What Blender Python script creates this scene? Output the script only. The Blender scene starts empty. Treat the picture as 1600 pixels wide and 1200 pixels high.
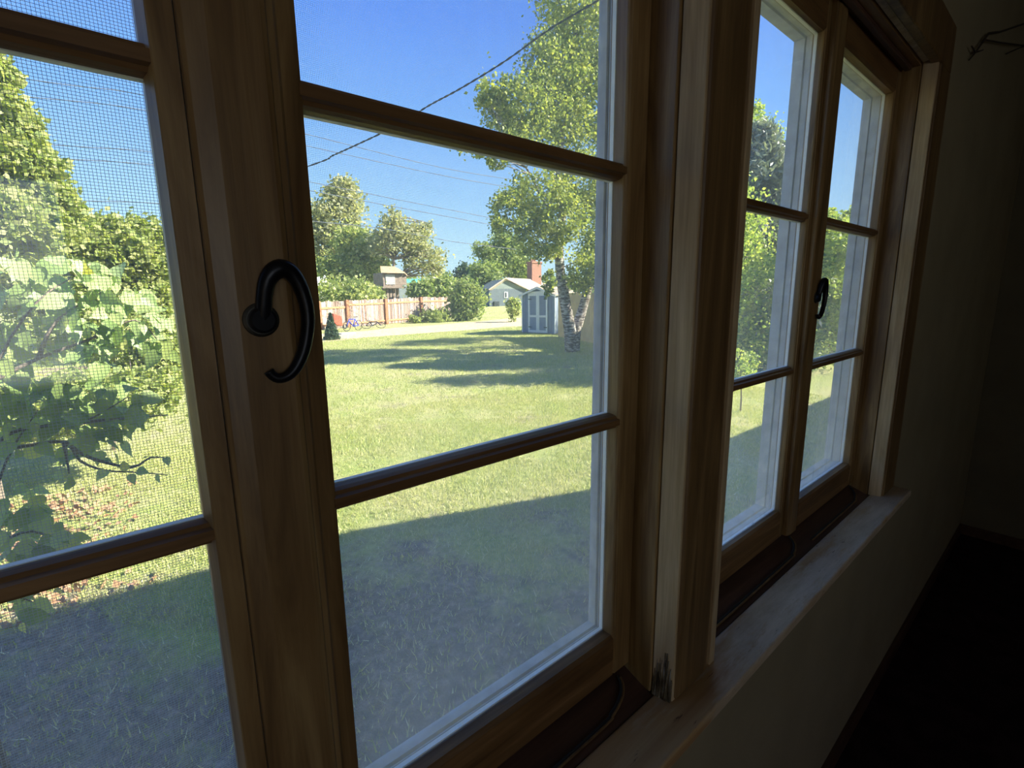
import bpy, math, random
import numpy as np
from mathutils import Vector

# ------------------------------------------------------------------ camera, sky, sun, exposure
# All building coordinates below are relative to the eye: x along the window wall, y outwards, z up.
# At the end every top-level object is lifted by EYE so that the room floor lies at z = 0.
EYE = 1.654
GROUND = -2.3          # lawn level (outside is lower than the room floor)
FLOOR = -1.654
scene = bpy.context.scene
C = scene.collection
FPX = 757.16
YAW, PIT, ROL = 0.70100654, -0.18359517, -0.01297403
cy, sy, cp, sp = math.cos(YAW), math.sin(YAW), math.cos(PIT), math.sin(PIT)
FW = np.array([sy * cp, cy * cp, sp]); RT0 = np.array([cy, -sy, 0.0]); UP0 = np.cross(RT0, FW)
RT = RT0 * math.cos(ROL) + UP0 * math.sin(ROL); UP = -RT0 * math.sin(ROL) + UP0 * math.cos(ROL)
cam = bpy.data.cameras.new('camera')
cam.sensor_fit = 'HORIZONTAL'; cam.sensor_width = 36.0; cam.lens = 36.0 * FPX / 1600.0
cam.clip_start = 0.02; cam.clip_end = 2000
co = bpy.data.objects.new('camera', cam); C.objects.link(co)
from mathutils import Matrix
co.matrix_world = Matrix(((RT[0], UP[0], -FW[0], 0), (RT[1], UP[1], -FW[1], 0), (RT[2], UP[2], -FW[2], EYE), (0, 0, 0, 1)))
scene.camera = co

vs = scene.view_settings
scene.display_settings.display_device = 'sRGB'
vs.view_transform = 'Standard'; vs.look = 'None'; vs.gamma = 1.0; vs.use_curve_mapping = False
vs.exposure = 0.75
scene.cycles.transparent_max_bounces = 24

world = bpy.data.worlds.new('sky'); scene.world = world; world.use_nodes = True
wn = world.node_tree; wn.nodes.clear()
tc = wn.nodes.new('ShaderNodeTexCoord'); sx = wn.nodes.new('ShaderNodeSeparateXYZ')
rp = wn.nodes.new('ShaderNodeValToRGB'); bg = wn.nodes.new('ShaderNodeBackground'); wo = wn.nodes.new('ShaderNodeOutputWorld')
wn.links.new(tc.outputs['Generated'], sx.inputs[0]); wn.links.new(sx.outputs['Z'], rp.inputs[0])
wn.links.new(rp.outputs[0], bg.inputs[0]); wn.links.new(bg.outputs[0], wo.inputs[0])
e = rp.color_ramp.elements
e[0].position = 0.0; e[0].color = (0.62, 0.80, 0.95, 1)
e[1].position = 1.0; e[1].color = (0.07, 0.17, 0.48, 1)
for pos, col in ((0.06, (0.54, 0.77, 0.95)), (0.16, (0.36, 0.60, 0.92)), (0.30, (0.20, 0.42, 0.88)), (0.45, (0.115, 0.28, 0.84))):
    n = e.new(pos); n.color = (*col, 1)
bg.inputs[1].default_value = 1.0

SUN_EL = math.atan(1.1 * 0.6)
SUN = Vector((0.8 * math.cos(SUN_EL), -0.6 * math.cos(SUN_EL), math.sin(SUN_EL)))
sl = bpy.data.lights.new('sun', 'SUN'); sl.energy = 12.0; sl.angle = 0.009; sl.color = (1.0, 0.91, 0.76)
so = bpy.data.objects.new('sun', sl); C.objects.link(so)
so.rotation_euler = SUN.to_track_quat('Z', 'Y').to_euler(); so.location = (0, 0, 20)

# unseen warm fill light, added behind the camera to brighten the room
al = bpy.data.lights.new('added_back_fill', 'AREA'); al.shape = 'RECTANGLE'; al.size = 1.5; al.size_y = 1.2
al.energy = 3.3; al.color = (1.0, 0.84, 0.62)
ao = bpy.data.objects.new('added_back_fill', al); C.objects.link(ao)
ao.location = (-0.9, -3.30, 0.1 + EYE); ao.rotation_euler = (math.radians(90), 0, math.radians(0))

# ------------------------------------------------------------------ helpers
def ray(px, py): return FW * FPX + RT * (px - 800) - UP * (py - 600)
def at(px, py, Y):
    q = ray(px, py); return q * Y / q[1]
def gz(px, py, z=GROUND):
    q = ray(px, py); return q * z / q[2]
def nrm(v): return v / max(1e-9, np.linalg.norm(v))
rng = np.random.default_rng(7)

def tag(o, label=None, cat=None, group=None, kind=None):
    if label: o['label'] = label
    if cat: o['category'] = cat
    if group: o['group'] = group
    if kind: o['kind'] = kind
    return o
def empty(name, loc=(0, 0, 0), label=None, cat=None, group=None, kind=None):
    o = bpy.data.objects.new(name, None); C.objects.link(o); o.location = loc; o.empty_display_size = 0.05
    return tag(o, label, cat, group, kind)

class MB:
    """collects polygons, builds ONE mesh object"""
    def __init__(s): s.v = []; s.f = []
    def box(s, x0, x1, y0, y1, z0, z1):
        b = len(s.v)
        s.v += [(x0, y0, z0), (x1, y0, z0), (x1, y1, z0), (x0, y1, z0), (x0, y0, z1), (x1, y0, z1), (x1, y1, z1), (x0, y1, z1)]
        s.f += [tuple(b + i for i in q) for q in ((0, 3, 2, 1), (4, 5, 6, 7), (0, 1, 5, 4), (1, 2, 6, 5), (2, 3, 7, 6), (3, 0, 4, 7))]
        return s
    def obox(s, o, ax, ay, az):
        """oriented box: corner o and three edge vectors"""
        o, ax, ay, az = map(lambda a: np.array(a, float), (o, ax, ay, az)); b = len(s.v)
        for k in (o, o + ax, o + ax + ay, o + ay, o + az, o + ax + az, o + ax + ay + az, o + ay + az): s.v.append(tuple(k))
        s.f += [tuple(b + i for i in q) for q in ((0, 3, 2, 1), (4, 5, 6, 7), (0, 1, 5, 4), (1, 2, 6, 5), (2, 3, 7, 6), (3, 0, 4, 7))]
        return s
    def bar(s, a, c, w, h, up=(0, 0, 1)):
        a = np.array(a, float); c = np.array(c, float); d = c - a; side = nrm(np.cross(d, np.array(up, float))) * w; u = nrm(np.cross(side, d)) * h
        return s.obox(a - side / 2 - u / 2, d, side, u)
    def prism(s, prof, a, c, plane='yz'):
        """profile in a plane, extruded along the remaining axis from a to c"""
        b = len(s.v); n = len(prof)
        for t in (a, c):
            for p in prof:
                s.v.append((t, p[0], p[1]) if plane == 'yz' else ((p[0], p[1], t) if plane == 'xy' else (p[0], t, p[1])))
        s.f.append(tuple(b + i for i in range(n))[::-1]); s.f.append(tuple(b + n + i for i in range(n)))
        for i in range(n): s.f.append((b + i, b + (i + 1) % n, b + n + (i + 1) % n, b + n + i))
        return s
    def tube(s, pts, rad, n=8, caps=True):
        pts = [np.array(p, float) for p in pts]; m = len(pts)
        if not hasattr(rad, '__len__'): rad = [rad] * m
        b = len(s.v); u = None
        for i, p in enumerate(pts):
            t = nrm(pts[min(i + 1, m - 1)] - pts[max(i - 1, 0)])
            if u is None:
                u = nrm(np.cross(t, (0, 0, 1) if abs(t[2]) < 0.9 else (1, 0, 0)))
            u = nrm(u - t * (u @ t)); w = np.cross(t, u)
            for k in range(n):
                a = 2 * math.pi * k / n; s.v.append(tuple(p + (u * math.cos(a) + w * math.sin(a)) * rad[i]))
        for i in range(m - 1):
            for k in range(n):
                s.f.append((b + i * n + k, b + i * n + (k + 1) % n, b + (i + 1) * n + (k + 1) % n, b + (i + 1) * n + k))
        if caps:
            s.f.append(tuple(b + k for k in range(n))[::-1]); s.f.append(tuple(b + (m - 1) * n + k for k in range(n)))
        return s
    def build(s, name, mat, parent=None, smooth=False, bevel=0.0, seg=2):
        me = bpy.data.meshes.new(name); me.from_pydata([tuple(map(float, v)) for v in s.v], [], s.f); me.update()
        me.validate()
        if mat: me.materials.append(mat)
        o = bpy.data.objects.new(name, me); C.objects.link(o)
        if parent:
            o.parent = parent; o.matrix_parent_inverse = Matrix.Translation(-Vector(parent_world(parent)))
        import bmesh
        bm = bmesh.new(); bm.from_mesh(me); bmesh.ops.recalc_face_normals(bm, faces=bm.faces); bm.to_mesh(me); bm.free()
        if smooth:
            for p in me.polygons: p.use_smooth = True
        if bevel:
            m = o.modifiers.new('bevel', 'BEVEL'); m.width = bevel; m.segments = seg; m.limit_method = 'ANGLE'; m.angle_limit = 0.6
        return o
def parent_world(p):
    # parts keep their coordinates in the common frame; only top-level Empties carry a location
    return Vector(p.location) if p.parent is None else Vector((0, 0, 0))
def smooth_path(pts, n=4):
    pts = [np.array(p, float) for p in pts]; out = []
    P = [pts[0]] + pts + [pts[-1]]
    for i in range(1, len(P) - 2):
        for k in range(n):
            t = k / n; a, b, c, d = P[i - 1], P[i], P[i + 1], P[i + 2]
            out.append(0.5 * ((2 * b) + (c - a) * t + (2 * a - 5 * b + 4 * c - d) * t * t + (3 * b - a - 3 * c + d) * t ** 3))
    out.append(pts[-1]); return out

# ------------------------------------------------------------------ materials
def new_mat(name):
    m = bpy.data.materials.new(name); m.use_nodes = True; nt = m.node_tree; nt.nodes.clear()
    out = nt.nodes.new('ShaderNodeOutputMaterial'); return m, nt, out
def N(nt, t, **kw):
    n = nt.nodes.new(t)
    for k, v in kw.items():
        if k in n.inputs.keys() if isinstance(k, str) else False: n.inputs[k].default_value = v
        else: setattr(n, k, v)
    return n
def ramp(nt, src, stops):
    r = nt.nodes.new('ShaderNodeValToRGB'); nt.links.new(src, r.inputs[0]); el = r.color_ramp.elements
    while len(el) > 1: el.remove(el[-1])
    el[0].position = stops[0][0]; el[0].color = (*stops[0][1], 1)
    for p, c in stops[1:]:
        k = el.new(p); k.color = (*c, 1)
    return r.outputs[0]
def coords(nt, scale=(1, 1, 1)):
    t = nt.nodes.new('ShaderNodeTexCoord'); mp = nt.nodes.new('ShaderNodeMapping'); mp.inputs['Scale'].default_value = scale
    nt.links.new(t.outputs['Object'], mp.inputs[0]); return mp.outputs[0]
def noise(nt, vec, scale, detail=4, rough=0.55, dist=0.0):
    n = nt.nodes.new('ShaderNodeTexNoise'); nt.links.new(vec, n.inputs['Vector'])
    n.inputs['Scale'].default_value = scale; n.inputs['Detail'].default_value = detail; n.inputs['Roughness'].default_value = rough
    n.inputs['Distortion'].default_value = dist
    return n.outputs['Fac'] if 'Fac' in n.outputs else n.outputs[0]
def mixc(nt, fac, a, b, mode='MIX'):
    m = nt.nodes.new('ShaderNodeMix'); m.data_type = 'RGBA'; m.blend_type = mode
    for i, v in ((0, fac), (6, a), (7, b)):
        if hasattr(v, 'links') or hasattr(v, 'is_linked'): nt.links.new(v, m.inputs[i])
        else: m.inputs[i].default_value = v if i == 0 else (*v, 1)
    return m.outputs[2]
def principled(nt, out, col, rough=0.5, spec=0.5, metal=0.0, bump=None, bstr=0.2, bdist=0.002):
    p = nt.nodes.new('ShaderNodeBsdfPrincipled')
    if hasattr(col, 'is_linked'): nt.links.new(col, p.inputs['Base Color'])
    else: p.inputs['Base Color'].default_value = (*col, 1)
    if hasattr(rough, 'is_linked'): nt.links.new(rough, p.inputs['Roughness'])
    else: p.inputs['Roughness'].default_value = rough
    p.inputs['Specular IOR Level'].default_value = spec; p.inputs['Metallic'].default_value = metal
    if bump is not None:
        b = nt.nodes.new('ShaderNodeBump'); b.inputs['Strength'].default_value = bstr; b.inputs['Distance'].default_value = bdist
        nt.links.new(bump, b.inputs['Height']); nt.links.new(b.outputs[0], p.inputs['Normal'])
    nt.links.new(p.outputs[0], out.inputs[0]); return p
def plain(name, col, rough=0.6, metal=0.0, var=0.15, scale=8, spec=0.4):
    m, nt, out = new_mat(name); v = coords(nt); f = noise(nt, v, scale, 5)
    lo = tuple(c * (1 - var) for c in col); hi = tuple(min(1, c * (1 + var)) for c in col)
    principled(nt, out, ramp(nt, f, [(0.3, lo), (0.7, hi)]), rough, spec, metal, f, 0.15); return m
def wood(name, dark, mid, light, axis='z', rough=0.42, worn=0.0, spec=0.5):
    m, nt, out = new_mat(name)
    s = {'z': (22, 22, 1.9), 'x': (1.9, 22, 22), 'y': (22, 1.9, 22)}[axis]
    v = coords(nt, s); f = noise(nt, v, 1.0, 6, 0.6, 1.4); base = ramp(nt, f, [(0.28, dark), (0.5, mid), (0.72, light)])
    s2 = {'z': (160, 160, 5), 'x': (5, 160, 160), 'y': (160, 5, 160)}[axis]
    f2 = noise(nt, coords(nt, s2), 1.0, 3, 0.6); base = mixc(nt, 0.35, base, ramp(nt, f2, [(0.35, (0.5, 0.45, 0.4)), (0.6, (1, 1, 1))]), 'MULTIPLY')
    # old brown stain in drifting patches
    f3 = noise(nt, coords(nt, {'z': (5, 5, 1.5), 'x': (1.5, 5, 5), 'y': (5, 1.5, 5)}[axis]), 1.0, 4, 0.6)
    base = mixc(nt, 0.6, base, ramp(nt, f3, [(0.35, (0.55, 0.42, 0.34)), (0.6, (1, 1, 1))]), 'MULTIPLY')
    principled(nt, out, base, rough, spec, 0, f2, 0.25, 0.001); return m

M = {}
M['wood_v'] = wood('shellacked_wood_upright', (0.15, 0.080, 0.028), (0.30, 0.180, 0.070), (0.47, 0.315, 0.140), 'z')
M['wood_h'] = wood('shellacked_wood_level', (0.14, 0.070, 0.026), (0.24, 0.128, 0.048), (0.36, 0.20, 0.085), 'x', 0.5, spec=0.28)
M['wood_jamb'] = wood('pale_jamb_wood', (0.42, 0.29, 0.15), (0.58, 0.43, 0.25), (0.72, 0.57, 0.36), 'z', 0.5)
M['wood_dark'] = wood('dark_stained_wood', (0.06, 0.028, 0.018), (0.10, 0.046, 0.03), (0.16, 0.08, 0.05), 'x', 0.45)
M['wood_post'] = wood('brown_post_wood', (0.12, 0.062, 0.024), (0.21, 0.120, 0.045), (0.32, 0.195, 0.080), 'z', 0.5)
def mat_sill():
    m, nt, out = new_mat('worn_sill_varnish')
    f = noise(nt, coords(nt, (1.6, 30, 30)), 1.0, 6, 0.6, 0.6)
    base = ramp(nt, f, [(0.3, (0.36, 0.20, 0.085)), (0.5, (0.48, 0.29, 0.13)), (0.75, (0.60, 0.40, 0.20))])
    pale = ramp(nt, noise(nt, coords(nt, (5, 24, 24)), 1.4, 6, 0.7), [(0.3, (0.46, 0.34, 0.22)), (0.7, (0.70, 0.56, 0.41))])
    sx_ = nt.nodes.new('ShaderNodeSeparateXYZ'); nt.links.new(coords(nt), sx_.inputs[0])
    region = nt.nodes.new('ShaderNodeMapRange'); region.inputs['From Min'].default_value = 0.66; region.inputs['From Max'].default_value = 0.80
    region.inputs['To Min'].default_value = 0.0; region.inputs['To Max'].default_value = 0.24; nt.links.new(sx_.outputs['X'], region.inputs[0])
    w = noise(nt, coords(nt, (3.0, 14, 14)), 1.6, 5, 0.6); add = nt.nodes.new('ShaderNodeMath'); add.operation = 'ADD'
    nt.links.new(w, add.inputs[0]); nt.links.new(region.outputs[0], add.inputs[1])
    base = mixc(nt, ramp(nt, add.outputs[0], [(0.58, (0, 0, 0)), (0.70, (1, 1, 1))]), base, pale)
    sc = noise(nt, coords(nt, (18, 120, 60)), 1.0, 5, 0.75); base = mixc(nt, ramp(nt, sc, [(0.64, (0, 0, 0)), (0.70, (1, 1, 1))]), base, (0.12, 0.06, 0.035))
    principled(nt, out, base, 0.55, 0.25, 0, sc, 0.3, 0.001); return m
M['sill'] = mat_sill()
def mat_rot():
    m, nt, out = new_mat('rotted_jamb_foot')
    f = noise(nt, coords(nt, (160, 160, 22)), 1.0, 5, 0.7)
    principled(nt, out, ramp(nt, f, [(0.35, (0.03, 0.02, 0.012)), (0.5, (0.20, 0.15, 0.09)), (0.62, (0.5, 0.45, 0.36))]), 0.8, 0.2, 0, f, 0.9, 0.004); return m
M['rot'] = mat_rot()
M['grey_paint'] = plain('weathered_grey_paint', (0.50, 0.50, 0.50), 0.6, 0, 0.2, 25)
M['grey_paint2'] = plain('darker_grey_paint', (0.26, 0.26, 0.27), 0.6, 0, 0.25, 25)
M['white_paint'] = plain('white_putty', (0.93, 0.91, 0.87), 0.6, 0, 0.06, 40)
M['black_iron'] = plain('black_iron', (0.018, 0.018, 0.022), 0.35, 0.6, 0.3, 60)
M['iron_edge'] = plain('dull_iron', (0.08, 0.075, 0.065), 0.4, 0.8, 0.3, 60)
def mat_plaster(name, col):
    m, nt, out = new_mat(name); v = coords(nt)
    f = noise(nt, v, 3, 6, 0.6); g = noise(nt, v, 120, 4, 0.6)
    principled(nt, out, ramp(nt, f, [(0.3, tuple(c * 0.82 for c in col)), (0.7, col)]), 0.85, 0.2, 0, g, 0.35, 0.003); return m
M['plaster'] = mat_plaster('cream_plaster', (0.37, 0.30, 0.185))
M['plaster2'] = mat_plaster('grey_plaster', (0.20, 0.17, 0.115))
M['ceiling'] = mat_plaster('ceiling_plaster', (0.45, 0.42, 0.36))
def mat_carpet():
    m, nt, out = new_mat('dark_red_brown_carpet'); v = coords(nt); f = noise(nt, v, 9, 5, 0.7); g = noise(nt, v, 300, 3)
    principled(nt, out, ramp(nt, f, [(0.35, (0.020, 0.010, 0.012)), (0.7, (0.05, 0.028, 0.030))]), 0.95, 0.1, 0, g, 0.8, 0.004); return m
M['carpet'] = mat_carpet()

def mat_glass(name, dust, low=0.0):
    """old window glass: clear, a little reflective, dusty; the dust settles towards the bottom pane"""
    m, nt, out = new_mat(name)
    tr = nt.nodes.new('ShaderNodeBsdfTransparent'); tr.inputs[0].default_value = (0.96, 0.985, 0.975, 1)
    gl = nt.nodes.new('ShaderNodeBsdfGlossy'); gl.inputs['Roughness'].default_value = 0.02
    lw = nt.nodes.new('ShaderNodeLayerWeight'); lw.inputs[0].default_value = 0.5   # Schlick reflectance, the same from both sides of the pane
    pw = nt.nodes.new('ShaderNodeMath'); pw.operation = 'POWER'; nt.links.new(lw.outputs['Facing'], pw.inputs[0]); pw.inputs[1].default_value = 5.0
    fr = nt.nodes.new('ShaderNodeMath'); fr.operation = 'MULTIPLY_ADD'; nt.links.new(pw.outputs[0], fr.inputs[0]); fr.inputs[1].default_value = 0.9; fr.inputs[2].default_value = 0.035
    m1 = nt.nodes.new('ShaderNodeMixShader'); nt.links.new(fr.outputs[0], m1.inputs[0]); nt.links.new(tr.outputs[0], m1.inputs[1]); nt.links.new(gl.outputs[0], m1.inputs[2])
    tl = nt.nodes.new('ShaderNodeBsdfTranslucent'); tl.inputs[0].default_value = (0.96, 0.92, 0.84, 1)
    v = coords(nt); f = noise(nt, coords(nt, (1, 1, 0.8)), 5, 5, 0.65); g = noise(nt, coords(nt, (7, 7, 3.5)), 6, 5, 0.6)
    mr = nt.nodes.new('ShaderNodeMapRange'); s = nt.nodes.new('ShaderNodeSeparateXYZ'); nt.links.new(v, s.inputs[0]); nt.links.new(s.outputs['Z'], mr.inputs[0])
    mr.inputs['From Min'].default_value = -0.60; mr.inputs['From Max'].default_value = 0.05
    mr.inputs['To Min'].default_value = dust + low; mr.inputs['To Max'].default_value = dust
    a = nt.nodes.new('ShaderNodeMath'); a.operation = 'MULTIPLY_ADD'; nt.links.new(f, a.inputs[0]); a.inputs[1].default_value = 1.0; a.inputs[2].default_value = 0.45
    b = nt.nodes.new('ShaderNodeMath'); b.operation = 'MULTIPLY'; nt.links.new(a.outputs[0], b.inputs[0]); nt.links.new(mr.outputs[0], b.inputs[1])
    a2 = nt.nodes.new('ShaderNodeMath'); a2.operation = 'MULTIPLY_ADD'; nt.links.new(g, a2.inputs[0]); a2.inputs[1].default_value = 0.8; a2.inputs[2].default_value = 0.6
    b2 = nt.nodes.new('ShaderNodeMath'); b2.operation = 'MULTIPLY'; nt.links.new(b.outputs[0], b2.inputs[0]); nt.links.new(a2.outputs[0], b2.inputs[1])
    m2 = nt.nodes.new('ShaderNodeMixShader'); nt.links.new(b2.outputs[0], m2.inputs[0]); nt.links.new(m1.outputs[0], m2.inputs[1]); nt.links.new(tl.outputs[0], m2.inputs[2])
    nt.links.new(m2.outputs[0], out.inputs[0]); return m
M['glass'] = mat_glass('dusty_glass', 0.065, 0.095)
M['glass_left'] = mat_glass('dusty_glass_left', 0.055, 0.04)
M['glass_far'] = mat_glass('dusty_glass_far', 0.09, 0.13)
M['screen_wire'] = plain('insect_screen_wire', (0.40, 0.42, 0.44), 0.5, 0.3, 0.1, 30)

def mat_leaf(name, a, b, c, trans=0.45, gloss=0.5):
    """leaf: each leaf gets its own tint through the island random value"""
    m, nt, out = new_mat(name); g = nt.nodes.new('ShaderNodeNewGeometry')
    col = ramp(nt, g.outputs['Random Per Island'], [(0.0, a), (0.5, b), (1.0, c)])
    p = nt.nodes.new('ShaderNodeBsdfPrincipled'); nt.links.new(col, p.inputs['Base Color']); p.inputs['Roughness'].default_value = gloss
    p.inputs['Specular IOR Level'].default_value = 0.35
    t = nt.nodes.new('ShaderNodeBsdfTranslucent')
    bright = mixc(nt, 1.0, col, (1.25, 1.3, 0.7), 'MULTIPLY'); nt.links.new(bright, t.inputs[0])
    mx = nt.nodes.new('ShaderNodeMixShader'); mx.inputs[0].default_value = trans
    nt.links.new(p.outputs[0], mx.inputs[1]); nt.links.new(t.outputs[0], mx.inputs[2]); nt.links.new(mx.outputs[0], out.inputs[0]); return m
M['leaf_birch'] = mat_leaf('birch_leaf', (0.163, 0.218, 0.084), (0.300, 0.356, 0.096), (0.575, 0.575, 0.144))
M['leaf_aspen'] = mat_leaf('aspen_leaf', (0.209, 0.304, 0.072), (0.363, 0.452, 0.108), (0.605, 0.630, 0.180))
M['leaf_pale'] = mat_leaf('pale_tree_leaf', (0.270, 0.300, 0.189), (0.405, 0.413, 0.257), (0.594, 0.550, 0.324))
M['leaf_mid'] = mat_leaf('bush_leaf', (0.176, 0.240, 0.084), (0.284, 0.360, 0.126), (0.446, 0.480, 0.196))
M['leaf_hedge'] = mat_leaf('hedge_leaf', (0.228, 0.297, 0.091), (0.384, 0.440, 0.156), (0.600, 0.594, 0.286))
M['leaf_shrub'] = mat_leaf('shrub_leaf', (0.20, 0.29, 0.09), (0.27, 0.37, 0.12), (0.40, 0.47, 0.16), 0.30)
M['leaf_dark'] = mat_leaf('conifer_needles', (0.05, 0.09, 0.06), (0.08, 0.13, 0.08), (0.13, 0.19, 0.11), 0.2)
M['leaf_spruce'] = mat_leaf('blue_spruce_needles', (0.17, 0.20, 0.17), (0.25, 0.28, 0.23), (0.34, 0.36, 0.27), 0.25)
M['grass'] = mat_leaf('grass_blade', (0.32, 0.38, 0.12), (0.50, 0.53, 0.20), (0.72, 0.66, 0.40), 0.35)
M['straw'] = mat_leaf('dry_straw', (0.50, 0.50, 0.36), (0.66, 0.64, 0.48), (0.80, 0.78, 0.62), 0.3)
M['bark'] = plain('grey_bark', (0.20, 0.16, 0.13), 0.9, 0, 0.35, 12)
def mat_birchbark():
    m, nt, out = new_mat('white_birch_bark'); f = noise(nt, coords(nt, (3, 3, 11)), 1.6, 5, 0.7)
    principled(nt, out, ramp(nt, f, [(0.46, (0.10, 0.075, 0.06)), (0.54, (0.46, 0.42, 0.38)), (0.66, (0.74, 0.71, 0.66))]), 0.8, 0.2, 0, f, 0.4, 0.02); return m
M['birchbark'] = mat_birchbark()

def mat_lawn():
    m, nt, out = new_mat('lawn_ground'); v = coords(nt)
    big = noise(nt, v, 0.22, 4, 0.6, 0.4); mid = noise(nt, v, 1.1, 5, 0.65); fine = noise(nt, v, 14, 5, 0.75); hair = noise(nt, v, 70, 3, 0.7)
    green = ramp(nt, fine, [(0.25, (0.20, 0.28, 0.06)), (0.5, (0.36, 0.46, 0.10)), (0.75, (0.54, 0.60, 0.20))])
    dry = ramp(nt, fine, [(0.25, (0.40, 0.37, 0.16)), (0.5, (0.58, 0.54, 0.27)), (0.8, (0.74, 0.67, 0.40))])
    soil = ramp(nt, fine, [(0.30, (0.12, 0.10, 0.09)), (0.5, (0.24, 0.20, 0.175)), (0.72, (0.46, 0.40, 0.36))])  # bare soil, its colour also darkened to deepen the house shade
    c1 = mixc(nt, ramp(nt, mid, [(0.38, (0.1, 0.1, 0.1)), (0.62, (0.9, 0.9, 0.9))]), green, dry)
    c1 = mixc(nt, ramp(nt, big, [(0.40, (0, 0, 0)), (0.70, (0.5, 0.5, 0.5))]), c1, dry)
    # bare worn soil close to the house wall, strongest at the left
    s = nt.nodes.new('ShaderNodeSeparateXYZ'); nt.links.new(v, s.inputs[0])
    l1 = nt.nodes.new('ShaderNodeMath'); l1.operation = 'MULTIPLY_ADD'; nt.links.new(s.outputs['X'], l1.inputs[0]); l1.inputs[1].default_value = 0.55; nt.links.new(s.outputs['Y'], l1.inputs[2])
    mr = nt.nodes.new('ShaderNodeMapRange'); nt.links.new(l1.outputs[0], mr.inputs[0]); mr.inputs['From Min'].default_value = 3.2; mr.inputs['From Max'].default_value = 6.0
    mr.inputs['To Min'].default_value = 0.30; mr.inputs['To Max'].default_value = 0.0
    ad = nt.nodes.new('ShaderNodeMath'); ad.operation = 'ADD'; nt.links.new(mr.outputs[0], ad.inputs[0]); nt.links.new(mid, ad.inputs[1])
    c2 = mixc(nt, ramp(nt, ad.outputs[0], [(0.60, (0, 0, 0)), (0.76, (1, 1, 1))]), c1, soil)
    principled(nt, out, c2, 0.95, 0.1, 0, hair, 0.9, 0.03); return m
M['lawn'] = mat_lawn()
def mat_dirt():
    m, nt, out = new_mat('sandy_track'); v = coords(nt); f = noise(nt, v, 2.5, 6, 0.7)
    principled(nt, out, ramp(nt, f, [(0.3, (0.52, 0.45, 0.26)), (0.5, (0.62, 0.52, 0.34)), (0.75, (0.74, 0.64, 0.47))]), 0.95, 0.1, 0, f, 0.4, 0.03); return m
M['dirt'] = mat_dirt()
m_, nt_, out_ = new_mat('weathered_picket'); g_ = nt_.nodes.new('ShaderNodeNewGeometry')
principled(nt_, out_, ramp(nt_, g_.outputs['Random Per Island'], [(0, (0.26, 0.17, 0.14)), (.45, (0.46, 0.34, 0.29)), (.93, (0.62, 0.50, 0.44)), (1, (0.85, 0.80, 0.72))]), 0.9, 0.1)
M['picket'] = m_
M['fence_post'] = plain('red_brown_post', (0.36, 0.17, 0.09), 0.85, 0, 0.25, 6)
M['fence_rail'] = plain('rail_wood', (0.60, 0.30, 0.15), 0.85, 0, 0.2, 6)
M['tan_fence'] = plain('tan_fence_board', (0.62, 0.46, 0.22), 0.85, 0, 0.15, 3)
M['shed_blue'] = plain('blue_grey_siding', (0.23, 0.28, 0.38), 0.7, 0, 0.1, 3)
M['shed_white'] = plain('shed_white_trim', (0.75, 0.77, 0.78), 0.6, 0, 0.06, 6)
M['shingle'] = plain('brown_shingles', (0.40, 0.32, 0.24), 0.9, 0, 0.2, 8)
M['house_grey'] = plain('shade_darkened_siding', (0.11, 0.14, 0.165), 0.8, 0, 0.06, 1)  # siding darkened: the front's shade is put into the colour
M['house_gable'] = plain('shade_darkened_gable', (0.20, 0.24, 0.23), 0.8, 0, 0.06, 1)  # gable darkened the same way, shade painted into it
M['house_roof'] = plain('pale_brown_roof', (0.50, 0.42, 0.36), 0.9, 0, 0.1, 1)
M['brick_red'] = plain('red_brick', (0.36, 0.18, 0.13), 0.9, 0, 0.2, 3)
M['white_wall'] = plain('white_metal_roof', (0.85, 0.85, 0.84), 0.6, 0, 0.04, 1)
M['teal_roof'] = plain('teal_roof', (0.10, 0.42, 0.34), 0.5, 0, 0.08, 1)
M['dark_pane'] = plain('dark_window', (0.05, 0.06, 0.07), 0.2, 0, 0.1, 1)
M['old_board'] = plain('old_board', (0.28, 0.22, 0.18), 0.9, 0, 0.25, 3)
M['old_board_pale'] = plain('pale_old_board', (0.52, 0.50, 0.47), 0.9, 0, 0.1, 3)
M['rust_roof'] = plain('rust_roof', (0.50, 0.36, 0.22), 0.8, 0, 0.2, 3)
M['rubber'] = plain('tyre_rubber', (0.03, 0.03, 0.03), 0.7, 0, 0.2, 10)
M['blue_metal'] = plain('blue_paint', (0.03, 0.08, 0.60), 0.35, 0.2, 0.1, 10)
M['red_metal'] = plain('red_paint', (0.55, 0.10, 0.06), 0.45, 0.1, 0.15, 10)
M['steel'] = plain('steel', (0.55, 0.56, 0.58), 0.3, 0.9, 0.1, 10)
M['cable'] = plain('black_cable', (0.03, 0.03, 0.035), 0.6, 0, 0.2, 10)
M['wire'] = plain('grey_wire', (0.12, 0.14, 0.18), 0.6, 0, 0.2, 10)
M['twig'] = plain('dry_twig', (0.05, 0.035, 0.025), 0.9, 0, 0.3, 40)
M['concrete'] = plain('pale_concrete', (0.7, 0.68, 0.64), 0.9, 0, 0.1, 5)
M['outer_wall'] = plain('painted_outer_wall', (0.55, 0.57, 0.58), 0.8, 0, 0.08, 3)

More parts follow.
